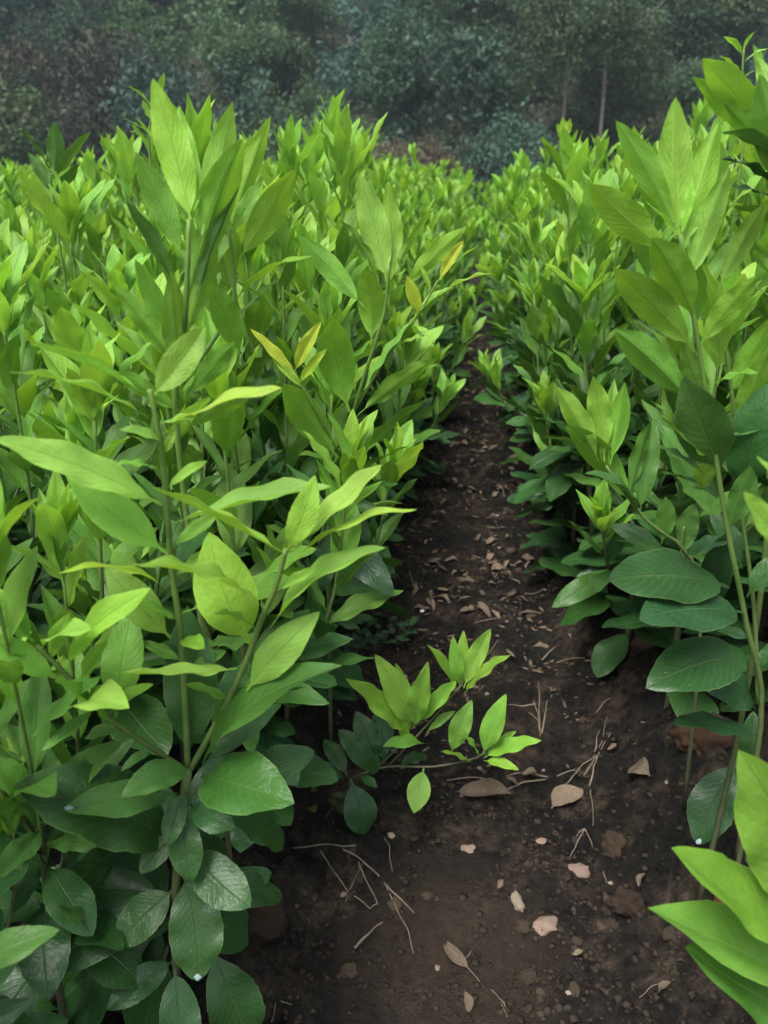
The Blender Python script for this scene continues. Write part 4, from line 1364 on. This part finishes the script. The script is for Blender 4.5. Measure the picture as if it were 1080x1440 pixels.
for px, yy in ((540, 13.6), (575, 13.2), (608, 13.4), (560, 14.6), (595, 14.8)):
    tree('shrub', screen_x(px, yy), yy, .75, jit((.115, .092, .058)), 'dry brownish shrub at the end of the wide bed', 'dry shrubs at the field end', 'shrub', 0)
# the foot of the slope and the slope itself, thick with bushes
for yy0, stp, kind, smin, smax in ((15.6, 1.5, 'shrub', 1.0, 1.7), (17.6, 1.9, 'round', .45, .75), (19.5, 1.7, 'shrub', 1.1, 1.8), (21.5, 2.3, 'round', .55, .9),
                                   (24.0, 2.0, 'shrub', 1.3, 2.1), (26.0, 2.5, 'round', .65, .95), (30.0, 2.8, 'round', .65, 1.0), (35.0, 3.2, 'round', .7, 1.1), (41.0, 3.6, 'round', .8, 1.2)):
    x = -.72 * yy0
    while x < .58 * yy0:
        xx, yy = x + rs.uniform(-.5, .5), yy0 + rs.uniform(-.8, .8)
        x += stp
        px = 540 + FPX * ((xx + .108 * yy) / yy)
        right = px > 600
        if yy < 16.6 and 765 < px < 860: continue
        if 20 < yy < 27 and abs(px - 503) < 22: continue
        c = rs.choice((DARK, BLUE, GREEN, GREEN, BLUE, DARK, GREEN))
        if px < 260 and rs.random() < .3: c = (.095, .084, .062)
        if kind == 'shrub':
            tree('shrub', xx, yy, rs.uniform(smin, smax), jit(c), 'dark shrub beneath the tall loose wood' if right else 'low shrub covering the steep slope above the wide bed',
                 'undergrowth below the tall trees' if right else 'shrubs on the slope', 'shrub', hz(xx, yy) - .2)
        else:
            tree('round', xx, yy, rs.uniform(smin, smax), jit(c), 'bushy dark tree among the tall loose wood' if right else 'bushy tree on the steep slope above the wide bed',
                 'bushy trees in the tall wood' if right else 'bushy trees on the slope', 'bushy_tree', hz(xx, yy) - rs.uniform(.2, .8))
rr = ray(503, 34); tt = 14.0
while tt < 60 and (CAM + rr * tt).z > hz((CAM + rr * tt).x, (CAM + rr * tt).y) + .9: tt += .2
rk = CAM + rr * tt
put_lump('hill_rock', STONE[1], Vector((rk.x, rk.y, rk.z - .6)), (.6, .5, 1.0), (.42, .48, .58), 'small pale rock face showing between the trees high on the slope', 'rock', None, .2)
# right-hand wood: tall loose trees
for k in range(26):
    yy = rs.uniform(20, 34)
    px = rs.uniform(590, 1230)
    x = screen_x(px, yy)
    tree('tall', x, yy, rs.uniform(.75, 1.1), jit(rs.choice((GREEN, GREEN, DARK, BLUE))), 'tall dark green tree in the loose wood behind the right bed', 'tall trees in the wood', 'slim_tree',
         max(0, hz(x, yy) - rs.uniform(.5, 3.0)))

# low undergrowth that covers the whole slope as one mass
def undergrowth():
    r = np.random.RandomState(8)
    n = 70000
    y = 14.5 + 34 * r.rand(n) ** 1.4
    x = (r.rand(n) * 1.5 - .85) * y
    patch = np.clip(vnoise(x * .9, y * .9, 41) + .6 * vnoise(x * 2.3, y * 2.3, 42) + .5, .05, 1.2)
    P = np.stack([x, y, hill_z(x, y) + r.rand(n) * .75 * patch], -1)
    X = r.normal(size=(n, 3)); X /= np.linalg.norm(X, axis=1)[:, None]
    Nn = r.normal(size=(n, 3)) + np.array([0, -.3, .8])
    Y = np.cross(Nn, X); Y /= np.linalg.norm(Y, axis=1)[:, None] + 1e-9
    Z = np.cross(X, Y)
    s_ = .07 * r.uniform(.6, 1.5, (n, 1)) * (y[:, None] / 22) ** .5
    V = np.stack([P - X * s_, P + Y * s_ * .45 + Z * s_ * .12, P + X * s_, P - Y * s_ * .45 + Z * s_ * .12], 1).reshape(-1, 3)
    me = mesh_from('hill_undergrowth', V, np.arange(4 * n).reshape(n, 4), MAT['crown'], False)
    a_ = me.attributes.new('leaf_var', 'FLOAT', 'POINT')
    a_.data.foreach_set('value', np.repeat(np.clip(patch * .6 + .4 * r.rand(n), 0, 1), 4).astype(np.float32))
    o = link('hill_undergrowth', me, None, (.055, .085, .045, 1))
    tag(o, 'low mixed undergrowth covering the slope between the trees', kind='stuff')


undergrowth()

# ------------------------------------------------------------------ moist air over the field
def haze_box():
    x0, x1, y0, y1, z0, z1 = -80, 80, -22, 72, -5, 36
    V = [(x, y, z) for z in (z0, z1) for y in (y0, y1) for x in (x0, x1)]
    F = [(0, 2, 3, 1), (4, 5, 7, 6), (0, 1, 5, 4), (2, 6, 7, 3), (0, 4, 6, 2), (1, 3, 7, 5)]
    m = bpy.data.materials.new('haze_air'); m.use_nodes = True
    t = m.node_tree; t.nodes.clear()
    out = t.nodes.new('ShaderNodeOutputMaterial')
    v = t.nodes.new('ShaderNodeVolumePrincipled')
    v.inputs['Color'].default_value = (.74, .88, 1.0, 1)
    v.inputs['Density'].default_value = HAZE
    v.inputs['Anisotropy'].default_value = 0.2
    t.links.new(v.outputs[0], out.inputs['Volume'])
    o = link('haze', mesh_from('haze', V, F, m, False))
    tag(o, 'thin bluish haze hanging over the field and the hill', kind='stuff')


HAZE = 0.0022
haze_box()
